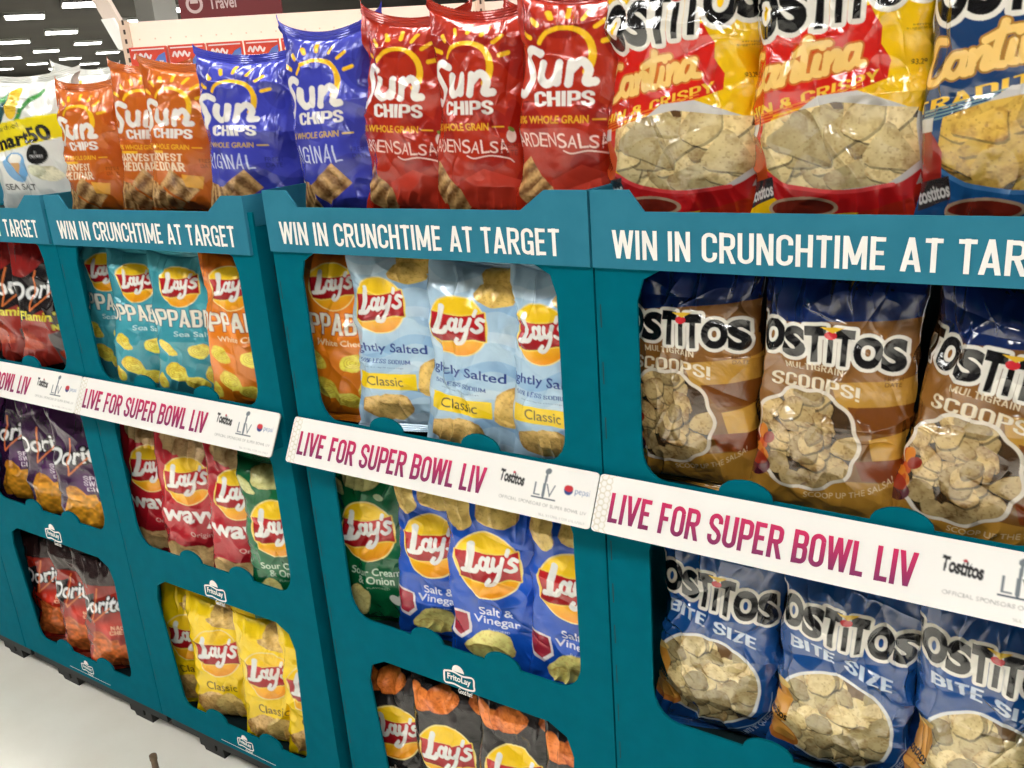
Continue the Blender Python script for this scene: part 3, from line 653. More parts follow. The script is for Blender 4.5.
KIND = {  # name, category, film, D, resolution factor
    'smart': ('popcorn_bag', 'popcorn bag', False), 'cant_y': ('tortilla_chip_bag', 'chip bag', True), 'cant_b': ('tortilla_chip_bag', 'chip bag', True),
    'scoops': ('tortilla_chip_bag', 'chip bag', True), 'bite': ('tortilla_chip_bag', 'chip bag', True), 'hot': ('tortilla_chip_bag', 'chip bag', False),
    'nacho': ('tortilla_chip_bag', 'chip bag', False), 'purple': ('tortilla_chip_bag', 'chip bag', False), 'sun_o': ('multigrain_snack_bag', 'snack bag', False),
    'sun_b': ('multigrain_snack_bag', 'snack bag', False), 'sun_r': ('multigrain_snack_bag', 'snack bag', False)}
SIDE = {'sun_o': (190, 88, 20), 'sun_b': (50, 54, 150), 'sun_r': (160, 28, 18), 'scoops': (150, 100, 40), 'cant_y': (238, 186, 12), 'cant_b': (24, 60, 106), 'vin': (18, 74, 176),
        'green': (8, 92, 50), 'classic': (248, 206, 12), 'wavy': (176, 24, 38), 'light': (176, 204, 226), 'bbq': (34, 30, 30)}

def bag(kind, X, y, z, Wf, H, D, yaw, lean, roll, seed, label, group, res=200, crumple=1., lift=.02, seals='tb', shift=0.):
    name, cat, film = KIND.get(kind, ('potato_chip_bag', 'chip bag', False))
    art = get_art(kind); nu = res; nv = int(res * H / Wf)
    me, co, col = bag_mesh(name, art, Wf, H, D, nu, nv, seed, crumple, SIDE.get(kind), film, lift=lift, shift=shift)
    o = link(name, me); o.location = (X, y, z)
    o.rotation_euler = (Matrix.Rotation(math.radians(yaw), 3, 'Z') @ Matrix.Rotation(math.radians(-lean), 3, 'X') @ Matrix.Rotation(math.radians(roll), 3, 'Y')).to_euler()
    tag(o, label, cat, group)
    st = max(1, nu // 90)
    if 't' in seals:
        seal('top_seal', co[0, :nu:st].copy(), np.median(col[1, :nu], 0)[None, :], 1, o, seed)
    if 'b' in seals:
        seal('bottom_seal', co[-1, :nu:st].copy(), np.median(col[-2, :nu], 0)[None, :], -1, o, seed)
    return o


def cam_axes():
    yaw, pit, rol = .605658, -.314811, -.076695
    f = Vector((-math.sin(yaw) * math.cos(pit), math.cos(yaw) * math.cos(pit), math.sin(pit))); r = Vector((math.cos(yaw), math.sin(yaw), 0)); u = r.cross(f)
    return r * math.cos(rol) + u * math.sin(rol), -r * math.sin(rol) + u * math.cos(rol), f, Vector((.58179, -1.05089, 1.49843))
def px_point(x, y, d):
    """the point seen at picture position x, y, at distance d along the view axis"""
    r, u, f, c = cam_axes(); return c + f * d + r * ((x - 512) / 920.98 * d) + u * ((384 - y) / 920.98 * d)
HC = 4.4
# ------------------------------------------------------------------ materials of the setting
TEAL = noisy(mat('teal_cardboard', (0, 97, 113), .62, spec=.02), (0, 101, 118), 30, 1., 3)
INSHADE = mat('shade_darkened_card_inside', (22, 34, 36), .85, spec=.05)  # tray and back card near black: shade of the window gaps put into the colour
HEAD = noisy(mat('pale_teal_cardboard', (48, 119, 142), .6, spec=.02), (52, 124, 147), 25, 1., 3)
INK = mat('white_ink', (246, 243, 238), .6)
KRAFT = mat('cut_card_edge', (20, 62, 66), .85)
BLACKP = noisy(mat('black_plastic', (12, 12, 13), .6), (20, 20, 20), 30, 1.)
STRIPP = attr_mat('printed_strip_card', .55, 0, .4)

def rounded(pts, r, n=6):
    """closed polygon with per-corner radii"""
    out = []; m = len(pts)
    for i in range(m):
        p0, p, p1 = np.array(pts[i - 1], float), np.array(pts[i], float), np.array(pts[(i + 1) % m], float); rr = r[i] if isinstance(r, (list, tuple)) else r
        if rr <= 0: out.append(tuple(p)); continue
        a = (p0 - p) / np.linalg.norm(p0 - p) * rr; b = (p1 - p) / np.linalg.norm(p1 - p) * rr
        for t in np.linspace(0, 1, n): out.append(tuple((p + a) * (1 - t) ** 2 + p * 2 * t * (1 - t) + (p + b) * t * t))
    return out

def card(name, outline, holes, y, th, mats, parent, extra=None):
    """cardboard sheet in the XZ plane with holes, solid thickness th, front at y"""
    bm = bmesh.new(); es = []
    for lp in [outline] + holes:
        vs = [bm.verts.new((p[0], y, p[1])) for p in lp]; es += [bm.edges.new((vs[i], vs[(i + 1) % len(vs)])) for i in range(len(vs))]
    g = bmesh.ops.triangle_fill(bm, edges=es, use_beauty=True, use_dissolve=False)
    fs = [f for f in bm.faces]
    for f in fs:
        if f.normal.y > 0: f.normal_flip()
    r = bmesh.ops.extrude_face_region(bm, geom=fs, use_keep_orig=True)
    for v in [q for q in r['geom'] if isinstance(q, bmesh.types.BMVert)]: v.co.y += th
    bmesh.ops.recalc_face_normals(bm, faces=bm.faces)
    if extra:
        k = [bm.verts.new(v) for v in extra.v]
        for f, mi in zip(extra.f, extra.m):
            try: bm.faces.new([k[i] for i in f]).material_index = mi
            except ValueError: pass
    me = bpy.data.meshes.new(name); bm.to_mesh(me); bm.free()
    for m in mats: me.materials.append(m)
    return link(name, me, parent)

def put_text(mb, word, x0, z0, x1, z1, y, mi, bold=.02, shear=0, xf=None):
    v, t = text_tris(word, bold, shear); v = fit(v, x0, z0, x1, z1); vs = [(a, y, b) for a, b in v]
    if xf: vs = [xf(q) for q in vs]
    if word[0] == '#' and not xf:                       # overlapping strokes get their own hair-thin layers
        lay = np.zeros(len(v))
        bnd = _lay[word]
        for i, (a_, b_) in enumerate(bnd): lay[a_:b_] = (i % 6) * .00006
        vs = [(p[0], p[1] - l, p[2]) for p, l in zip(vs, lay)]
    mb.add(vs, [tuple(q) for q in t], mi)

def snack_logo(mb, cx, cz, k, mi, mi2, y=-.0006):
    """small maker's mark: sun over a ribbon with two lines of words"""
    P = lambda a: [(cx + p * k, cz - q * k) for p, q in a]
    mb.ribbon(P(spline([(-1, -.30), (-.4, -.42), (.3, -.30), (1, -.38), (1.04, .1), (.98, .42), (.3, .50), (-.4, .40), (-1, .46), (-1.04, .1), (-1, -.30)], 5)), .12 * k, y, mi)
    d = arc(0, -.48, .42, 180, 360, 14, .46); n = len(d); q = P(d); mb.add([(p[0], y - .0001, p[1]) for p in q], [tuple(range(n))], mi)
    put_text(mb, 'FritoLay', cx - .82 * k, cz - .30 * k, cx + .84 * k, cz + .24 * k, y - .0001, mi, .03, .1)
    put_text(mb, 'Good fun!', cx - .1 * k, cz - .92 * k, cx + .86 * k, cz - .58 * k, y - .0001, mi, .02, .1)

def strip_art():
    n = 900; a = Art(n, .0815 / W, (250, 246, 240)); A = a.A
    a.mottle(.012, 20)
    r = .0085                                             # pale honeycomb at both ends
    for i in range(-1, 66):
        for j in range(-1, 12):
            x = i * r * 1.5 * 1.0; y = j * r * 1.732 + (i % 2) * r * .866
            if .035 < x < .925: continue
            t = np.radians(np.arange(0, 361, 60)); a.stroke(np.stack([x + r * np.cos(t), y + r * np.sin(t)], 1), .0017, (216, 204, 176))
    a.box(.04, 0, .92, A, (250, 246, 240))
    s = lambda q: q * A
    a.text('Tostitos', .732, s(.26), .805, s(.48), (28, 26, 28), .045, 0, -4); a.ell(.772, s(.27), .004, .003, 0, (190, 40, 50))
    g = (112, 120, 126); a.text('LIV', .835, s(.36), .893, s(.60), g, -.01); a.box(.830, s(.62), .898, s(.645), (40, 60, 80)); a.stroke([(.864, s(.12)), (.862, s(.6))], .006, g); a.ell(.866, s(.14), .009, .007, -30, g)
    a.text('OFFICIAL SPONSORS OF SUPER BOWL LIV', .74, s(.72), .985, s(.78), (170, 166, 160), 0)
    a.ell(.928, s(.40), .012, col=(30, 60, 130)); a.ell(.928, s(.37), .012, .008, 0, (200, 40, 50)); a.text('pepsi', .946, s(.34), .985, s(.48), (120, 140, 180), 0)
    a.text('SEE STORE FOR DETAILS', .86, s(.90), .985, s(.94), (190, 186, 178), 0)
    return a
STRIP_ART = None
PINK = mat('magenta_gradient_ink', (190, 20, 100), .5)
def _grad():
    nt = PINK.node_tree; b = nt.nodes['Principled BSDF']; tc = nt.nodes.new('ShaderNodeTexCoord'); sp = nt.nodes.new('ShaderNodeSeparateXYZ'); mr = nt.nodes.new('ShaderNodeMapRange'); cr = nt.nodes.new('ShaderNodeValToRGB')
    nt.links.new(tc.outputs['Object'], sp.inputs[0]); nt.links.new(sp.outputs['Z'], mr.inputs['Value']); mr.inputs['From Min'].default_value = .912; mr.inputs['From Max'].default_value = .950
    nt.links.new(mr.outputs[0], cr.inputs[0]); cr.color_ramp.elements[0].color = (*lin((128, 30, 92)), 1); cr.color_ramp.elements[1].color = (*lin((216, 22, 92)), 1); nt.links.new(cr.outputs[0], b.inputs['Base Color'])
_grad()

def display(X0, label, fx=.594, drop=0.):
    r = empty('cardboard_display', (X0, 0, 0)); tag(r, label, 'display stand', 'teal cardboard snack displays standing in a row')
    # front sheet with its three windows, scalloped lower lips
    def lip(x0, x1, z, bumps, rr=.036):
        pts = [(x0, z)]
        for c in bumps:
            for t in np.linspace(PI, 0, 12): pts.append((c + rr * math.cos(t), z + rr * .62 * math.sin(t)))
        pts.append((x1, z)); return pts
    def window(xl0, xr0, zt, xl1, xr1, zb, bumps, rt, rb):
        low = lip(xl1 + rb, xr1 - rb, zb, bumps)
        left = [(xl1 + rb * (1 - math.sin(t)), zb + rb * 1.3 * (1 - math.cos(t))) for t in np.linspace(PI / 2, 0, 6)][:-1]
        right = [(xr1 - rb * (1 - math.sin(t)), zb + rb * 1.3 * (1 - math.cos(t))) for t in np.linspace(0, PI / 2, 6)][1:]
        return left + low + right + [(xr0, zt - rt * 1.2), (xr0 - rt * .25, zt - rt * .4), (xr0 - rt, zt), (xl0 + rt, zt), (xl0 + rt * .25, zt - rt * .4), (xl0, zt - rt * 1.2)]
    w1 = window(.060, .549, 1.262, .060, .549, .970, [.205, .395], .035, .035)
    w2 = window(.066, .553, .895, .066, .553, .580, [.240, .400], .03, .04)
    w3 = window(.084, .530, .500, .104, .512, .165, [.215, .395], .045, .025)
    fr = [(0, .10), (W, .10), (W, 1.325), (.0, 1.325)]
    ex = MB(); snack_logo(ex, .304, .520, .031, 1, 1); snack_logo(ex, .306, .133, .024, 1, 1)
    ex.ribbon([(.22, .112), (.40, .112)], .0012, -.0006, 1)
    for z in (1.18, 1.10, 1.02, .83, .76, .69, .62, .55, .48, .41, .34, .27, .2):
        ex.ribbon([(.0065, z), (.0065, z + .032)], .0016, -.0006, 2)   # perforated fold
    card('front_panel', fr, [w1, w2, w3], 0, .004, [TEAL, INK, KRAFT], r, ex)
    # header band bent round the corners
    hb = MB(); th = .0035
    prof = [(.0, 1.362), (.055, 1.362), (.076, 1.335), (.502, 1.335), (.541, 1.362), (fx, 1.362)]
    z0 = 1.262; vs = [(x, -.005, z) for x, z in prof] + [(x, -.005, z0) for x, z in prof]; n = len(prof)
    hb.add(vs, [(i, n + i, n + i + 1, i + 1) for i in range(n - 1)])
    vs2 = [(x, -.005 + th, z) for x, y, z in vs]; hb.add(vs2, [(i + 1, n + i + 1, n + i, i) for i in range(n - 1)])
    hb.add(vs[:n] + vs2[:n], [(i, i + 1, n + i + 1, n + i) for i in range(n - 1)]); hb.add(vs[n:] + vs2[n:], [(i + 1, i, n + i, n + i + 1) for i in range(n - 1)])
    R_ = [(fx, -.005), (W + .001, .045), (W + .001, .46)]; L_ = [(.0, -.005), (-.0008, .46)]
    for pl, zt in ((R_, 1.362), (L_, 1.362)):
        for (xa, ya), (xb, yb) in zip(pl, pl[1:]):
            s_ = 1 if pl is R_ else -1
            q = [(xa, ya, z0), (xb, yb, z0), (xb, yb, zt), (xa, ya, zt)]; q2 = [(p[0] - .003 * s_, p[1] + .001, p[2]) for p in q]
            hb.add(q + q2, [(0, 1, 2, 3), (7, 6, 5, 4), (3, 2, 6, 7), (0, 4, 5, 1), (1, 5, 6, 2), (0, 3, 7, 4)])
    put_text(hb, '#WIN IN CRUNCHTIME AT TARGET', .030, 1.275, .562, 1.312, -.0056, 1, -.004)
    hb.build('header_panel', [HEAD, INK], r).location.z = -drop
    # sides, back, trays
    MB().box((.0, .004, .10), (.004, .46, 1.30)).build('side_panel', TEAL, r)
    sd = MB()
    for a_, b_ in ((.004, .050), (.41, .46)): sd.box((W - .004, a_, .10), (W, b_, 1.30))
    for a_, b_ in ((.10, .17), (.47, .58), (.88, .98), (1.22, 1.30)): sd.box((W - .004, .050, a_), (W, .41, b_))
    for z in np.arange(.2, 1.24, .05): sd.box((W - .0001, .03, z), (W + .0004, .032, z + .03), 1)
    sd.build('side_panel', [TEAL, KRAFT], r)
    MB().box((.004, .456, .10), (W - .004, .46, 1.30)).build('back_panel', INSHADE, r)
    for z in (.118, .525, .935, 1.296): MB().box((.004, .004, z - .006), (W - .004, .456, z)).build('tray', INSHADE, r)
    if True:
        p = MB(); p.box((.008, .014, .062), (W - .008, .45, .0995))
        for x in (.08, .41):
            p.add([(x - .01, .03, .085), (x + .09, .03, .085), (x + .075, .04, 0), (x + .005, .04, 0), (x - .01, .44, .085), (x + .09, .44, .085), (x + .075, .43, 0), (x + .005, .43, 0)],
                  [(0, 3, 2, 1), (4, 5, 6, 7), (1, 2, 6, 5), (0, 4, 7, 3), (3, 7, 6, 2)])
            p.box((x + .012, .025, .03), (x + .068, .03, .085))
        p.build('skid', BLACKP, r)
    # white message strip, tilted out at its foot
    global STRIP_ART
    if STRIP_ART is None: STRIP_ART = strip_art()
    a = STRIP_ART; nu, nv = 640, 88; u = np.linspace(0, 1, nu)[None, :]; s = np.linspace(0, 1, nv)[:, None]
    x0, x1 = -.001, W + .000; rc = .006; L = .0815
    dxe = np.minimum(u * (x1 - x0), (1 - u) * (x1 - x0)); ds = np.minimum(s * L, (1 - s) * L)
    inset = np.where(ds < rc, rc - np.sqrt(np.clip(rc ** 2 - (rc - ds) ** 2, 0, None)), 0) + 0 * u
    Xs = x0 + inset + (x1 - x0 - 2 * inset) * u
    ty, tz, by, bz = -.0065, .9690, -.0450, .8980
    Ys = ty + (by - ty) * s + 0 * u; Zs = tz + (bz - tz) * s + 0 * u
    nrm = np.array([0, -(tz - bz), -(by - ty)]); nrm = np.array([0, -(tz - bz), (ty - by)]); nrm /= np.linalg.norm(nrm)
    F = np.stack([Xs, Ys, Zs], -1); B = F - nrm * .003; V_ = np.concatenate([F.reshape(-1, 3), B.reshape(-1, 3)])
    idx = np.arange(nu * nv).reshape(nv, nu); f = np.stack([idx[:-1, :-1], idx[1:, :-1], idx[1:, 1:], idx[:-1, 1:]], -1).reshape(-1, 4); k = nu * nv
    fb = f[:, ::-1] + k
    def rim(e): return np.stack([e[:-1], e[1:], e[1:] + k, e[:-1] + k], -1)
    allf = np.vstack([f, fb, rim(idx[0]), rim(idx[-1][::-1]), rim(idx[::-1, 0]), rim(idx[:, -1])])
    me = bpy.data.meshes.new('message_strip'); v, t = text_tris('#LIVE FOR SUPER BOWL LIV', .006)
    v = fit(v, .022, .80, .420, .29); P3 = np.array([[p[0], ty + (by - ty) * p[1], tz + (bz - tz) * p[1]] for p in v])
    for i, (a_, b_) in enumerate(_lay['#LIVE FOR SUPER BOWL LIV']): P3[a_:b_] += nrm * (.0006 + (i % 6) * .00006)
    nb = len(V_); V_ = np.vstack([V_, P3]); faces = allf.tolist() + (t + nb).tolist()
    me.from_pydata(V_.tolist(), [], faces); me.materials.append(STRIPP); me.materials.append(PINK)
    mi = np.zeros(len(faces), int); mi[len(allf):] = 1; me.polygons.foreach_set('material_index', mi)
    at = me.attributes.new('print', 'FLOAT_COLOR', 'POINT'); c4 = np.ones((len(V_), 4)); c = a.sample(u + 0 * s, s + 0 * u).reshape(-1, 3); c4[:k, :3] = c; c4[k:2 * k, :3] = lin((170, 160, 145)); at.data.foreach_set('color', c4.ravel()); me.update()
    link('message_strip', me, r)
    for xc in (.012, W - .018):   # card brackets that hold the strip out
        MB().add([(xc, 0, .965), (xc, 0, .90), (xc, -.038, .902), (xc + .004, 0, .965), (xc + .004, 0, .90), (xc + .004, -.038, .902)],
                 [(0, 1, 2), (3, 5, 4), (0, 3, 4, 1), (1, 4, 5, 2), (0, 2, 5, 3)]).build('strip_bracket', TEAL, r)
    return r

X3, X2, X1, X0 = 0., -.610, -1.255, -1.8640
display(X3, 'nearest teal display at the right, holding multigrain and bite size tortilla chip bags')
display(X2, 'teal display second from the right, with pale blue, blue and black bags in its windows', .606)
display(X1, 'teal display second from the left, with teal, wavy red and plain yellow bags', drop=.009)
display(X0, 'leftmost full teal display, with hot red, purple and nacho red bags', drop=.009)
display(X0 - .610, 'sliver of a further teal display at the left edge of the picture', drop=.009)


R1, R2, R3, R4 = 'bags in the upper windows', 'bags in the middle windows', 'bags in the lowest windows', 'bags standing in the top trays'
# ---- top trays
bag('smart', -1.400, .085, 1.300, .285, .280, .085, 8, 4, 1, 11, 'white popcorn bag with a yellow name band and corn cobs in the leftmost top tray', 'popcorn bags in the leftmost top tray', 110)
bag('smart', -1.385, .200, 1.320, .230, .270, .07, 0, 4, 4, 12, 'white popcorn bag behind the front popcorn bag, only its top showing', 'popcorn bags in the leftmost top tray', 60)
bag('smart', -1.500, .170, 1.300, .230, .270, .07, 0, 4, -8, 14, 'popcorn bag at the far left edge, only a white pointed corner showing', 'popcorn bags in the leftmost top tray', 60)
G = 'orange multigrain snack bags in the top tray'
bag('sun_o', -1.165, .075, 1.302, .178, .250, .075, 16, 3, 1, 21, 'leftmost of the three orange snack bags, beside the white popcorn bag', G, 110)
bag('sun_o', -1.010, .095, 1.310, .168, .262, .07, 30, 3, 4, 22, 'middle orange snack bag, half hidden behind the orange bag on its right', G, 110)
bag('sun_o', -.885, .070, 1.313, .178, .256, .075, 20, 3, 5, 23, 'rightmost orange snack bag, beside the blue snack bag', G, 120)
bag('sun_o', -1.040, .190, 1.302, .165, .245, .07, 20, 3, 0, 24, 'shaded orange snack bag standing in the second row of the top tray', G, 60)
G = 'blue multigrain snack bags in the top trays'
bag('sun_b', -.715, .075, 1.308, .200, .264, .085, 18, 3, 3, 31, 'blue snack bag in the second display from the left, next to the orange bags', G, 150)
bag('sun_b', -.492, .075, 1.310, .186, .285, .080, 8, 2, -1, 42, 'blue snack bag with two tall pointed corners, next to the red bags', G, 160, lift=.034)
bag('sun_b', -.575, .190, 1.302, .180, .265, .07, 20, 3, 0, 33, 'blue snack bag in the second row, glimpsed between the two front blue bags', G, 60)
G = 'red multigrain snack bags in the top tray'
bag('sun_r', -.352, .072, 1.310, .180, .288, .080, 12, 3, 4.5, 41, 'leftmost of the red snack bags, touching the blue bag', G, 170, lift=.03)
bag('sun_r', -.215, .072, 1.310, .172, .285, .080, 10, 3, 2, 43, 'front red snack bag in the middle of the red group', G, 180, lift=.03)
bag('sun_r', -.135, .165, 1.302, .180, .290, .080, 8, 3, 0, 44, 'dark shaded red snack bag standing between and behind two front red bags', G, 120, lift=.03)
bag('sun_r', -.062, .075, 1.312, .188, .290, .080, 14, 2, 2.5, 45, 'rightmost red snack bag, beside the yellow tortilla chip bags', G, 190, lift=.03)
G = 'large tortilla chip bags in the nearest top tray'
bag('cant_y', .092, .085, 1.290, .232, .385, .095, 6, 1, 1, 51, 'yellow and red tortilla chip bag next to the red snack bags', G, 270)
bag('cant_y', .288, .085, 1.290, .226, .385, .095, 4, 1, 0, 52, 'yellow and red tortilla chip bag between another yellow one and the blue one', G, 270)
bag('cant_b', .482, .080, 1.290, .226, .385, .095, 4, 1, 0, 53, 'blue top-tray tortilla chip bag at the right edge of the picture', G, 270)
# ---- nearest display
G = 'brown multigrain scoop chip bags'
bag('scoops', .108, .075, .942, .200, .335, .090, 4, 3, -1, 61, 'leftmost brown scoop chip bag, partly behind the window edge', G, 270)
bag('scoops', .290, .068, .938, .208, .335, .090, 4, 3, 2, 62, 'middle brown scoop chip bag in the upper window', G, 280)
bag('scoops', .456, .066, .925, .210, .335, .090, 4, 3, 9, 63, 'brown scoop chip bag furthest right, leaning to the right', G, 280)
G = 'blue bite size tortilla chip bags'
bag('bite', .132, .078, .532, .204, .345, .090, 4, 3, 3, 71, 'leftmost blue bag with a round window of small round chips', G, 270)
bag('bite', .316, .070, .530, .206, .345, .090, 4, 3, 3, 72, 'middle blue bite size chip bag with a cheese jar picture', G, 280)
bag('bite', .498, .070, .530, .206, .345, .090, 4, 3, 2, 73, 'rightmost blue bite size chip bag, cut by the picture edge', G, 270)
# ---- second display from the right
bag('pop_o', -.542, .070, .955, .178, .300, .065, 18, 3, 2, 81, 'orange puffed chip bag at the left of the pale blue bags', 'orange puffed chip bags', 140)
G = 'pale blue lightly salted chip bags'
bag('light', -.402, .062, .962, .200, .305, .070, 12, 3, 0, 82, 'leftmost pale blue chip bag, beside the orange bag', G, 170)
bag('light', -.255, .054, .938, .204, .308, .072, 8, 3, 5, 83, 'middle pale blue chip bag, leaning slightly right', G, 180)
bag('light', -.098, .062, .942, .186, .300, .070, 6, 3, 1, 84, 'rightmost pale blue chip bag, half hidden by the window edge', G, 170)
bag('green', -.535, .070, .530, .180, .330, .065, 18, 3, 1, 91, 'green chip bag beside the blue chip bags', 'green sour cream chip bags', 150)
G = 'bright blue vinegar chip bags'
bag('vin', -.388, .068, .535, .186, .330, .065, 16, 3, 3, 92, 'bright blue chip bag between the green bag and the frontmost blue bag', G, 170)
bag('vin', -.248, .052, .538, .205, .330, .070, 10, 3, 2, 93, 'frontmost bright blue chip bag, whole round emblem showing', G, 200)
bag('vin', -.094, .062, .530, .196, .330, .070, 8, 3, 2, 94, 'rightmost bright blue chip bag, cut by the window edge', G, 180)
G = 'black barbecue chip bags'
for X, sd, lb in ((-.520, 95, 'leftmost black chip bag with orange crisps'), (-.392, 96, 'second black chip bag from the left, its whole emblem in view'), (-.238, 97, 'third black chip bag from the left, just below the maker mark'), (-.092, 98, 'rightmost black chip bag, cut off by the window edge')):
    bag('bbq', X, .060, .108 + (.012 if sd == 97 else 0), .190, .335, .068, 12, 3, 2, sd, lb, G, 160)
# ---- second display from the left
G = 'teal puffed chip bags'
bag('pop_t', -1.205, .070, .955, .184, .292, .055, 24, 3, 3, 101, 'leftmost teal puffed chip bag', G, 110)
bag('pop_t', -1.088, .058, .943, .184, .290, .055, 24, 3, 3, 102, 'middle teal puffed chip bag, leaning on its neighbour', G, 120)
bag('pop_t', -.945, .054, .945, .184, .288, .055, 24, 3, 3, 103, 'teal puffed chip bag touching the orange one', G, 120)
bag('pop_o', -.785, .054, .942, .184, .300, .060, 20, 3, 2, 104, 'orange puffed chip bag at the right of the teal bags', 'orange puffed chip bags', 130)
G = 'red wavy chip bags'
bag('wavy', -1.190, .070, .520, .186, .330, .062, 24, 3, 3, 111, 'leftmost red wavy chip bag', G, 110)
bag('wavy', -1.058, .060, .518, .190, .330, .062, 24, 3, 4, 112, 'red wavy chip bag standing between two others', G, 120)
bag('wavy', -.890, .056, .520, .190, .330, .062, 22, 3, 4, 113, 'red wavy chip bag partly covered by the green bag', G, 120)
bag('green', -.762, .048, .495, .186, .330, .062, 22, 3, 1, 114, 'green chip bag beside the red wavy bags', 'green sour cream chip bags', 130)
G = 'yellow classic chip bags'
for X, y, sd, lb in ((-1.175, .072, 115, 'leftmost yellow chip bag, its emblem half covered'), (-1.060, .060, 116, 'second yellow chip bag from the left'), (-.885, .055, 117, 'third yellow chip bag from the left, nearest the front'), (-.760, .065, 118, 'rightmost yellow chip bag, only a strip of it showing')):
    bag('classic', X, y, .118, .190, .325, .062, 22, 3, 3, sd, lb, G, 120)
# ---- leftmost full display
G = 'black and red hot tortilla chip bags'
for X, y, sd, lb in ((-1.690, .085, 121, 'hot tortilla chip bag at the far left edge of the picture'), (-1.545, .070, 122, 'black and red hot chip bag, middle one of the three'), (-1.415, .060, 123, 'black and red hot chip bag nearest the teal display edge')):
    bag('hot', X, y, .942, .235, .320, .07, 26, 4, 3, sd, lb, G, 100)
G = 'purple tortilla chip bags'
for X, y, sd, lb in ((-1.745, .085, 124, 'leftmost purple tortilla chip bag'), (-1.575, .070, 125, 'purple tortilla chip bag with its whole name in view'), (-1.415, .058, 126, 'rightmost purple tortilla chip bag')):
    bag('purple', X, y, .535, .240, .335, .07, 26, 4, 2, sd, lb, G, 100)
G = 'red nacho tortilla chip bags'
for X, y, sd, lb in ((-1.745, .076, 127, 'leftmost red nacho chip bag'), (-1.595, .064, 128, 'middle red nacho chip bag in the lowest window'), (-1.460, .054, 129, 'rightmost red nacho chip bag, nearest the yellow bags')):
    bag('nacho', X, y, .128, .210, .330, .065, 26, 3, 2, sd, lb, G, 90)

# ---- far shelving unit seen above the bags
def back_unit():
    """free-standing shelving unit facing the aisle behind, top edge above the bags"""
    C0 = (-2.34, 1.05); ang = .82
    r = empty('shelving_unit', (C0[0], C0[1], 0), ang); tag(r, 'cream shelving unit with a perforated back panel behind the top bags', 'shelving')
    CREAM = noisy(mat('cream_painted_metal', (250, 232, 214), .5), (246, 226, 208), 3, 1.); UP = mat('cream_upright', (214, 190, 166), .5); DK = mat('slot_shadow', (70, 56, 48), .8); RAIL = mat('white_price_rail', (226, 220, 212), .5)
    L = 2.44
    p = MB().box((0, .0, .2), (L, .012, TOPZ))
    for i in range(int(L / .0508)):
        for z in np.arange(1.68, TOPZ - .03, .0508): p.box((.025 + i * .0508 - .0025, -.0006, z), (.025 + i * .0508 + .0025, .0001, z + .005), 1)
    p.build('back_panel', [CREAM, UP], r)
    for x in (-.03, 1.205, L):
        u = MB().box((x, -.03, .0), (x + .03, .03, TOPZ + .004))
        for z in np.arange(1.3, TOPZ, .030): u.box((x + .011, -.0308, z), (x + .018, -.0295, z + .015), 1)
        u.build('upright', [UP, DK], r)
    MB().box((-.03, -.30, SHZ - .03), (L + .03, 0, SHZ)).box((-.03, -.305, SHZ - .04), (L + .03, -.30, SHZ + .003)).build('shelf', [RAIL], r)
    MB().box((-.03, -.40, .02), (L + .03, .03, .18)).build('base', [UP], r)
    RED = noisy(mat('red_carton', (222, 76, 50), .45), (214, 66, 44), 40, 1.); BL = mat('blue_print', (90, 120, 190), .5); WH = mat('white_print', (240, 220, 215), .5)
    b0 = None
    n = 19
    for i in range(n):
        if b0 is None:
            m = MB().box((0, 0, 0), (.112, .06, .080)); m.box((.006, -.0006, .070), (.106, 0, .074), 2)
            m.ribbon(spline([(.010, .045), (.018, .060), (.024, .044), (.032, .060), (.040, .046), (.048, .060), (.056, .044), (.064, .056)], 4), .006, -.0007, 2)
            m.add([(.062, -.0004, .008), (.106, -.0004, .008), (.106, -.0004, .062), (.085, -.0004, .052), (.070, -.0004, .034)], [(0, 1, 2, 3, 4)], 1)
            m.add([(.080, -.0008, .014), (.096, -.0008, .013), (.099, -.0008, .036), (.086, -.0008, .038)], [(0, 1, 2, 3)], 2)
            b0 = m.build('snack_carton', [RED, BL, WH]); b = b0
        else: b = b0.copy(); COL.objects.link(b)
        lx = .02 + i * .118; b.location = (C0[0] + lx * math.cos(ang) + .27 * math.sin(ang), C0[1] + lx * math.sin(ang) - .27 * math.cos(ang), SHZ + .001); b.rotation_euler = (0, 0, ang)
        tag(b, 'small red snack carton in the row on the cream unit shelf', 'carton', 'row of red cartons on the cream shelf')
TOPZ, SHZ = 1.79, 1.612
back_unit()

# ---- sign, columns, aisle marker, stick
DR = mat('dark_red_sign', (104, 20, 26), .5); GW = mat('pale_print', (196, 170, 168), .5)
def hang_sign():
    P_ = px_point(234, 6, 7.0); a = .56
    r = empty('hanging_sign', P_, a); tag(r, 'dark red hanging aisle sign with a round icon and pale word', 'sign')
    m = MB().box((-.42, 0, -.085), (.36, .03, .40)); put_text(m, 'Travel', -.19, -.01, .02, .075, -.002, 1, .02)
    c = arc(-.30, .035, .055, 0, 360, 25); m.ribbon(c, .022, -.002, 1); m.ribbon([(-.33, .055), (-.27, .055)], .03, -.0022, 1)
    m.build('board', [DR, GW], r)
    MB().box((-.3, .012, .4), (-.294, .018, HC - P_[2])).build('wire', GW, r); MB().box((.3, .012, .4), (.306, .018, HC - P_[2])).build('wire', GW, r)


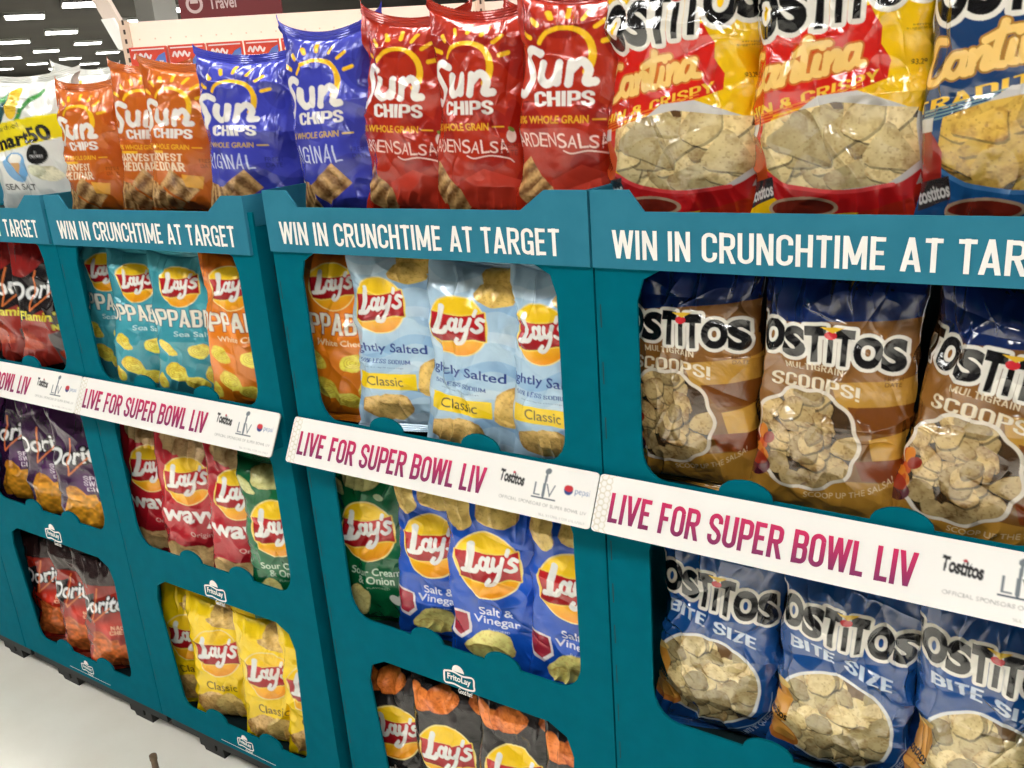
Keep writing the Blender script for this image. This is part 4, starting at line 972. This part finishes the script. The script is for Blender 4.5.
# ------------------------------------------------------------------ floor, ceiling, far fixtures
fl = mat('polished_floor', (246, 242, 230), .24, spec=.5); noisy(fl, (236, 231, 217), 5, .7, 6)
o = MB().box((-260, -12, -.1), (12, 240, 0)).build('floor', fl); tag(o, kind='structure')
cm = noisy(mat('grey_ceiling', (92, 89, 82), .9), (84, 81, 75), .4, 1.)
HC = 4.4
o = MB().box((-260, -12, HC), (12, 240, HC + .1)).build('ceiling', cm); tag(o, kind='structure')
LAMP = mat('lamp_diffuser', (255, 255, 255), .5, emit=(255, 254, 250), strength=19.)
LFR = mat('lamp_housing', (210, 210, 206), .5)
lamp0 = None
def lamp(x, y, label, group, rz=0, sx=1.35, sy=1.0):
    global lamp0
    if lamp0 is None:
        r = empty('ceiling_light', (x, y, HC))
        f = MB()
        for a, b in (((-sx / 2 - .04, -sy / 2 - .04, -.09), (-sx / 2, sy / 2 + .04, 0)), ((sx / 2, -sy / 2 - .04, -.09), (sx / 2 + .04, sy / 2 + .04, 0)), ((-sx / 2, -sy / 2 - .04, -.09), (sx / 2, -sy / 2, 0)), ((-sx / 2, sy / 2, -.09), (sx / 2, sy / 2 + .04, 0))): f.box(a, b)
        f.build('frame', LFR, r); MB().box((-sx / 2, -sy / 2, -.08), (sx / 2, sy / 2, -.02)).build('diffuser', LAMP, r); lamp0 = r
    else:
        r = lamp0.copy(); COL.objects.link(r); r.location = (x, y, HC)
        for c in lamp0.children: d = c.copy(); COL.objects.link(d); d.parent = r
    r.rotation_euler = (0, 0, rz); tag(r, label, 'ceiling light', group); return r
FAR = [(-26.6, 15.1), (-31.3, 19.1), (-35.2, 19.6), (-36.1, 23.2), (-40., 23.7), (-44.1, 24.3), (-45.4, 28.2), (-49.1, 28.6), (-41.6, 27.8), (-50.4, 32.5), (-54.4, 33.), (-53.3, 29.),
       (-56.1, 37.4), (-65.4, 42.4), (-23.4, 14.9), (-24.1, 18.4), (-27.6, 19.1), (-28.3, 22.1)]
for x, y in FAR: lamp(x, y, 'bright rectangular panel in the far grey ceiling', 'lights in the far grey ceiling', 2.6)
for i, x in enumerate((-7.5, -4.5, -1.5, 1.5, 4.5)):
    for j, y in enumerate((-2.7, .8)): lamp(x, y, 'ceiling panel above the snack aisle', 'lights above the snack aisle')
for x in (-9, -4, 2):
    for y in (5., 10.): lamp(x, y, 'ceiling panel behind the snack displays', 'lights behind the snack displays')


hang_sign()
CW = mat('white_column', (240, 238, 232), .6)
q = px_point(158, 20, 16.); k = MB().box((q[0] - .24, q[1] - .24, 0), (q[0] + .24, q[1] + .24, HC)).box((q[0] - .3, q[1] - .3, 0), (q[0] + .3, q[1] + .3, .3)).build('column', CW); tag(k, 'pale square column reaching the ceiling behind the cream unit', 'column', kind='structure')
def marker():
    P_ = px_point(112, 30, 3.6); r = empty('shelf_end_marker', P_, .2); tag(r, 'pale upright shelf marker with a white card beside the cream unit', 'marker')
    A_, B_ = px_point(100, -4, 3.6) - P_, px_point(126, 50, 3.6) - P_
    Mi = Matrix.Rotation(-.2, 3, 'Z'); A_, B_ = Mi @ A_, Mi @ B_; h = Vector((.05, 0, 0))
    def slab(a, b, w, y0, y1, t=.02):
        m = MB(); v = [(a[0] - w, y0, a[2]), (a[0] + w, y0, a[2]), (b[0] + w, y0, b[2]), (b[0] - w, y0, b[2])]; v += [(p[0], y1, p[2]) for p in v]
        return m.add(v, [(0, 1, 2, 3), (7, 6, 5, 4), (0, 4, 5, 1), (1, 5, 6, 2), (2, 6, 7, 3), (3, 7, 4, 0)])
    slab(A_, B_, .038, .01, .03).build('arm', mat('pinkish_arm', (214, 196, 182), .5), r)
    a = A_.lerp(B_, .42); b = A_.lerp(B_, .98); a.x -= .006; b.x -= .006
    slab(a, b, .030, -.004, .008).build('white_card', CW, r)
    MB().box((B_[0] - .02, .012, -P_[2]), (B_[0] + .02, .028, B_[2])).build('post', mat('pinkish_post', (206, 186, 170), .5), r)
marker()
def floor_stick():
    x, y = -1.122, -.121
    m = MB()
    n = 12
    for k in range(n):
        pass
    ring = lambda r, z: [(x + r * math.cos(2 * PI * i / n), y + r * math.sin(2 * PI * i / n), z) for i in range(n)]
    m.add(ring(.008, 0) + ring(.007, .108) + ring(.0085, .11) + ring(.0085, .122) + [(x, y, .122)], [(j * n + i, j * n + (i + 1) % n, (j + 1) * n + (i + 1) % n, (j + 1) * n + i) for j in range(3) for i in range(n)] + [(3 * n + i, 3 * n + (i + 1) % n, 4 * n) for i in range(n)])
    o = m.build('wooden_dowel', mat('brown_wood', (112, 92, 70), .6)); tag(o, 'short brown stick standing on the floor in front of the displays', 'stick')
floor_stick()

# ------------------------------------------------------------------ camera, world
C_ = Vector((.58179, -1.05089, 1.49843)); yaw, pit, rol = .605658, -.314811, -.076695
fwd = Vector((-math.sin(yaw) * math.cos(pit), math.cos(yaw) * math.cos(pit), math.sin(pit))); right = Vector((math.cos(yaw), math.sin(yaw), 0)); up = right.cross(fwd)
r2 = right * math.cos(rol) + up * math.sin(rol); u2 = -right * math.sin(rol) + up * math.cos(rol)
cam = bpy.data.cameras.new('camera'); cam.sensor_width = 36; cam.lens = 920.98 / 1024 * 36; cam.clip_start = .05; cam.clip_end = 300
co_ = bpy.data.objects.new('camera', cam); COL.objects.link(co_)
M = Matrix((r2, u2, -fwd)).transposed().to_4x4(); M.translation = C_; co_.matrix_world = M; sc.camera = co_
w = bpy.data.worlds.new('store_air'); sc.world = w; w.use_nodes = True; w.node_tree.nodes['Background'].inputs[0].default_value = (*lin((250, 248, 244)), 1); w.node_tree.nodes['Background'].inputs[1].default_value = .10
sc.view_settings.view_transform = 'Standard'; sc.view_settings.look = 'None'; sc.view_settings.gamma = 1; sc.view_settings.exposure = .10; sc.view_settings.use_curve_mapping = False
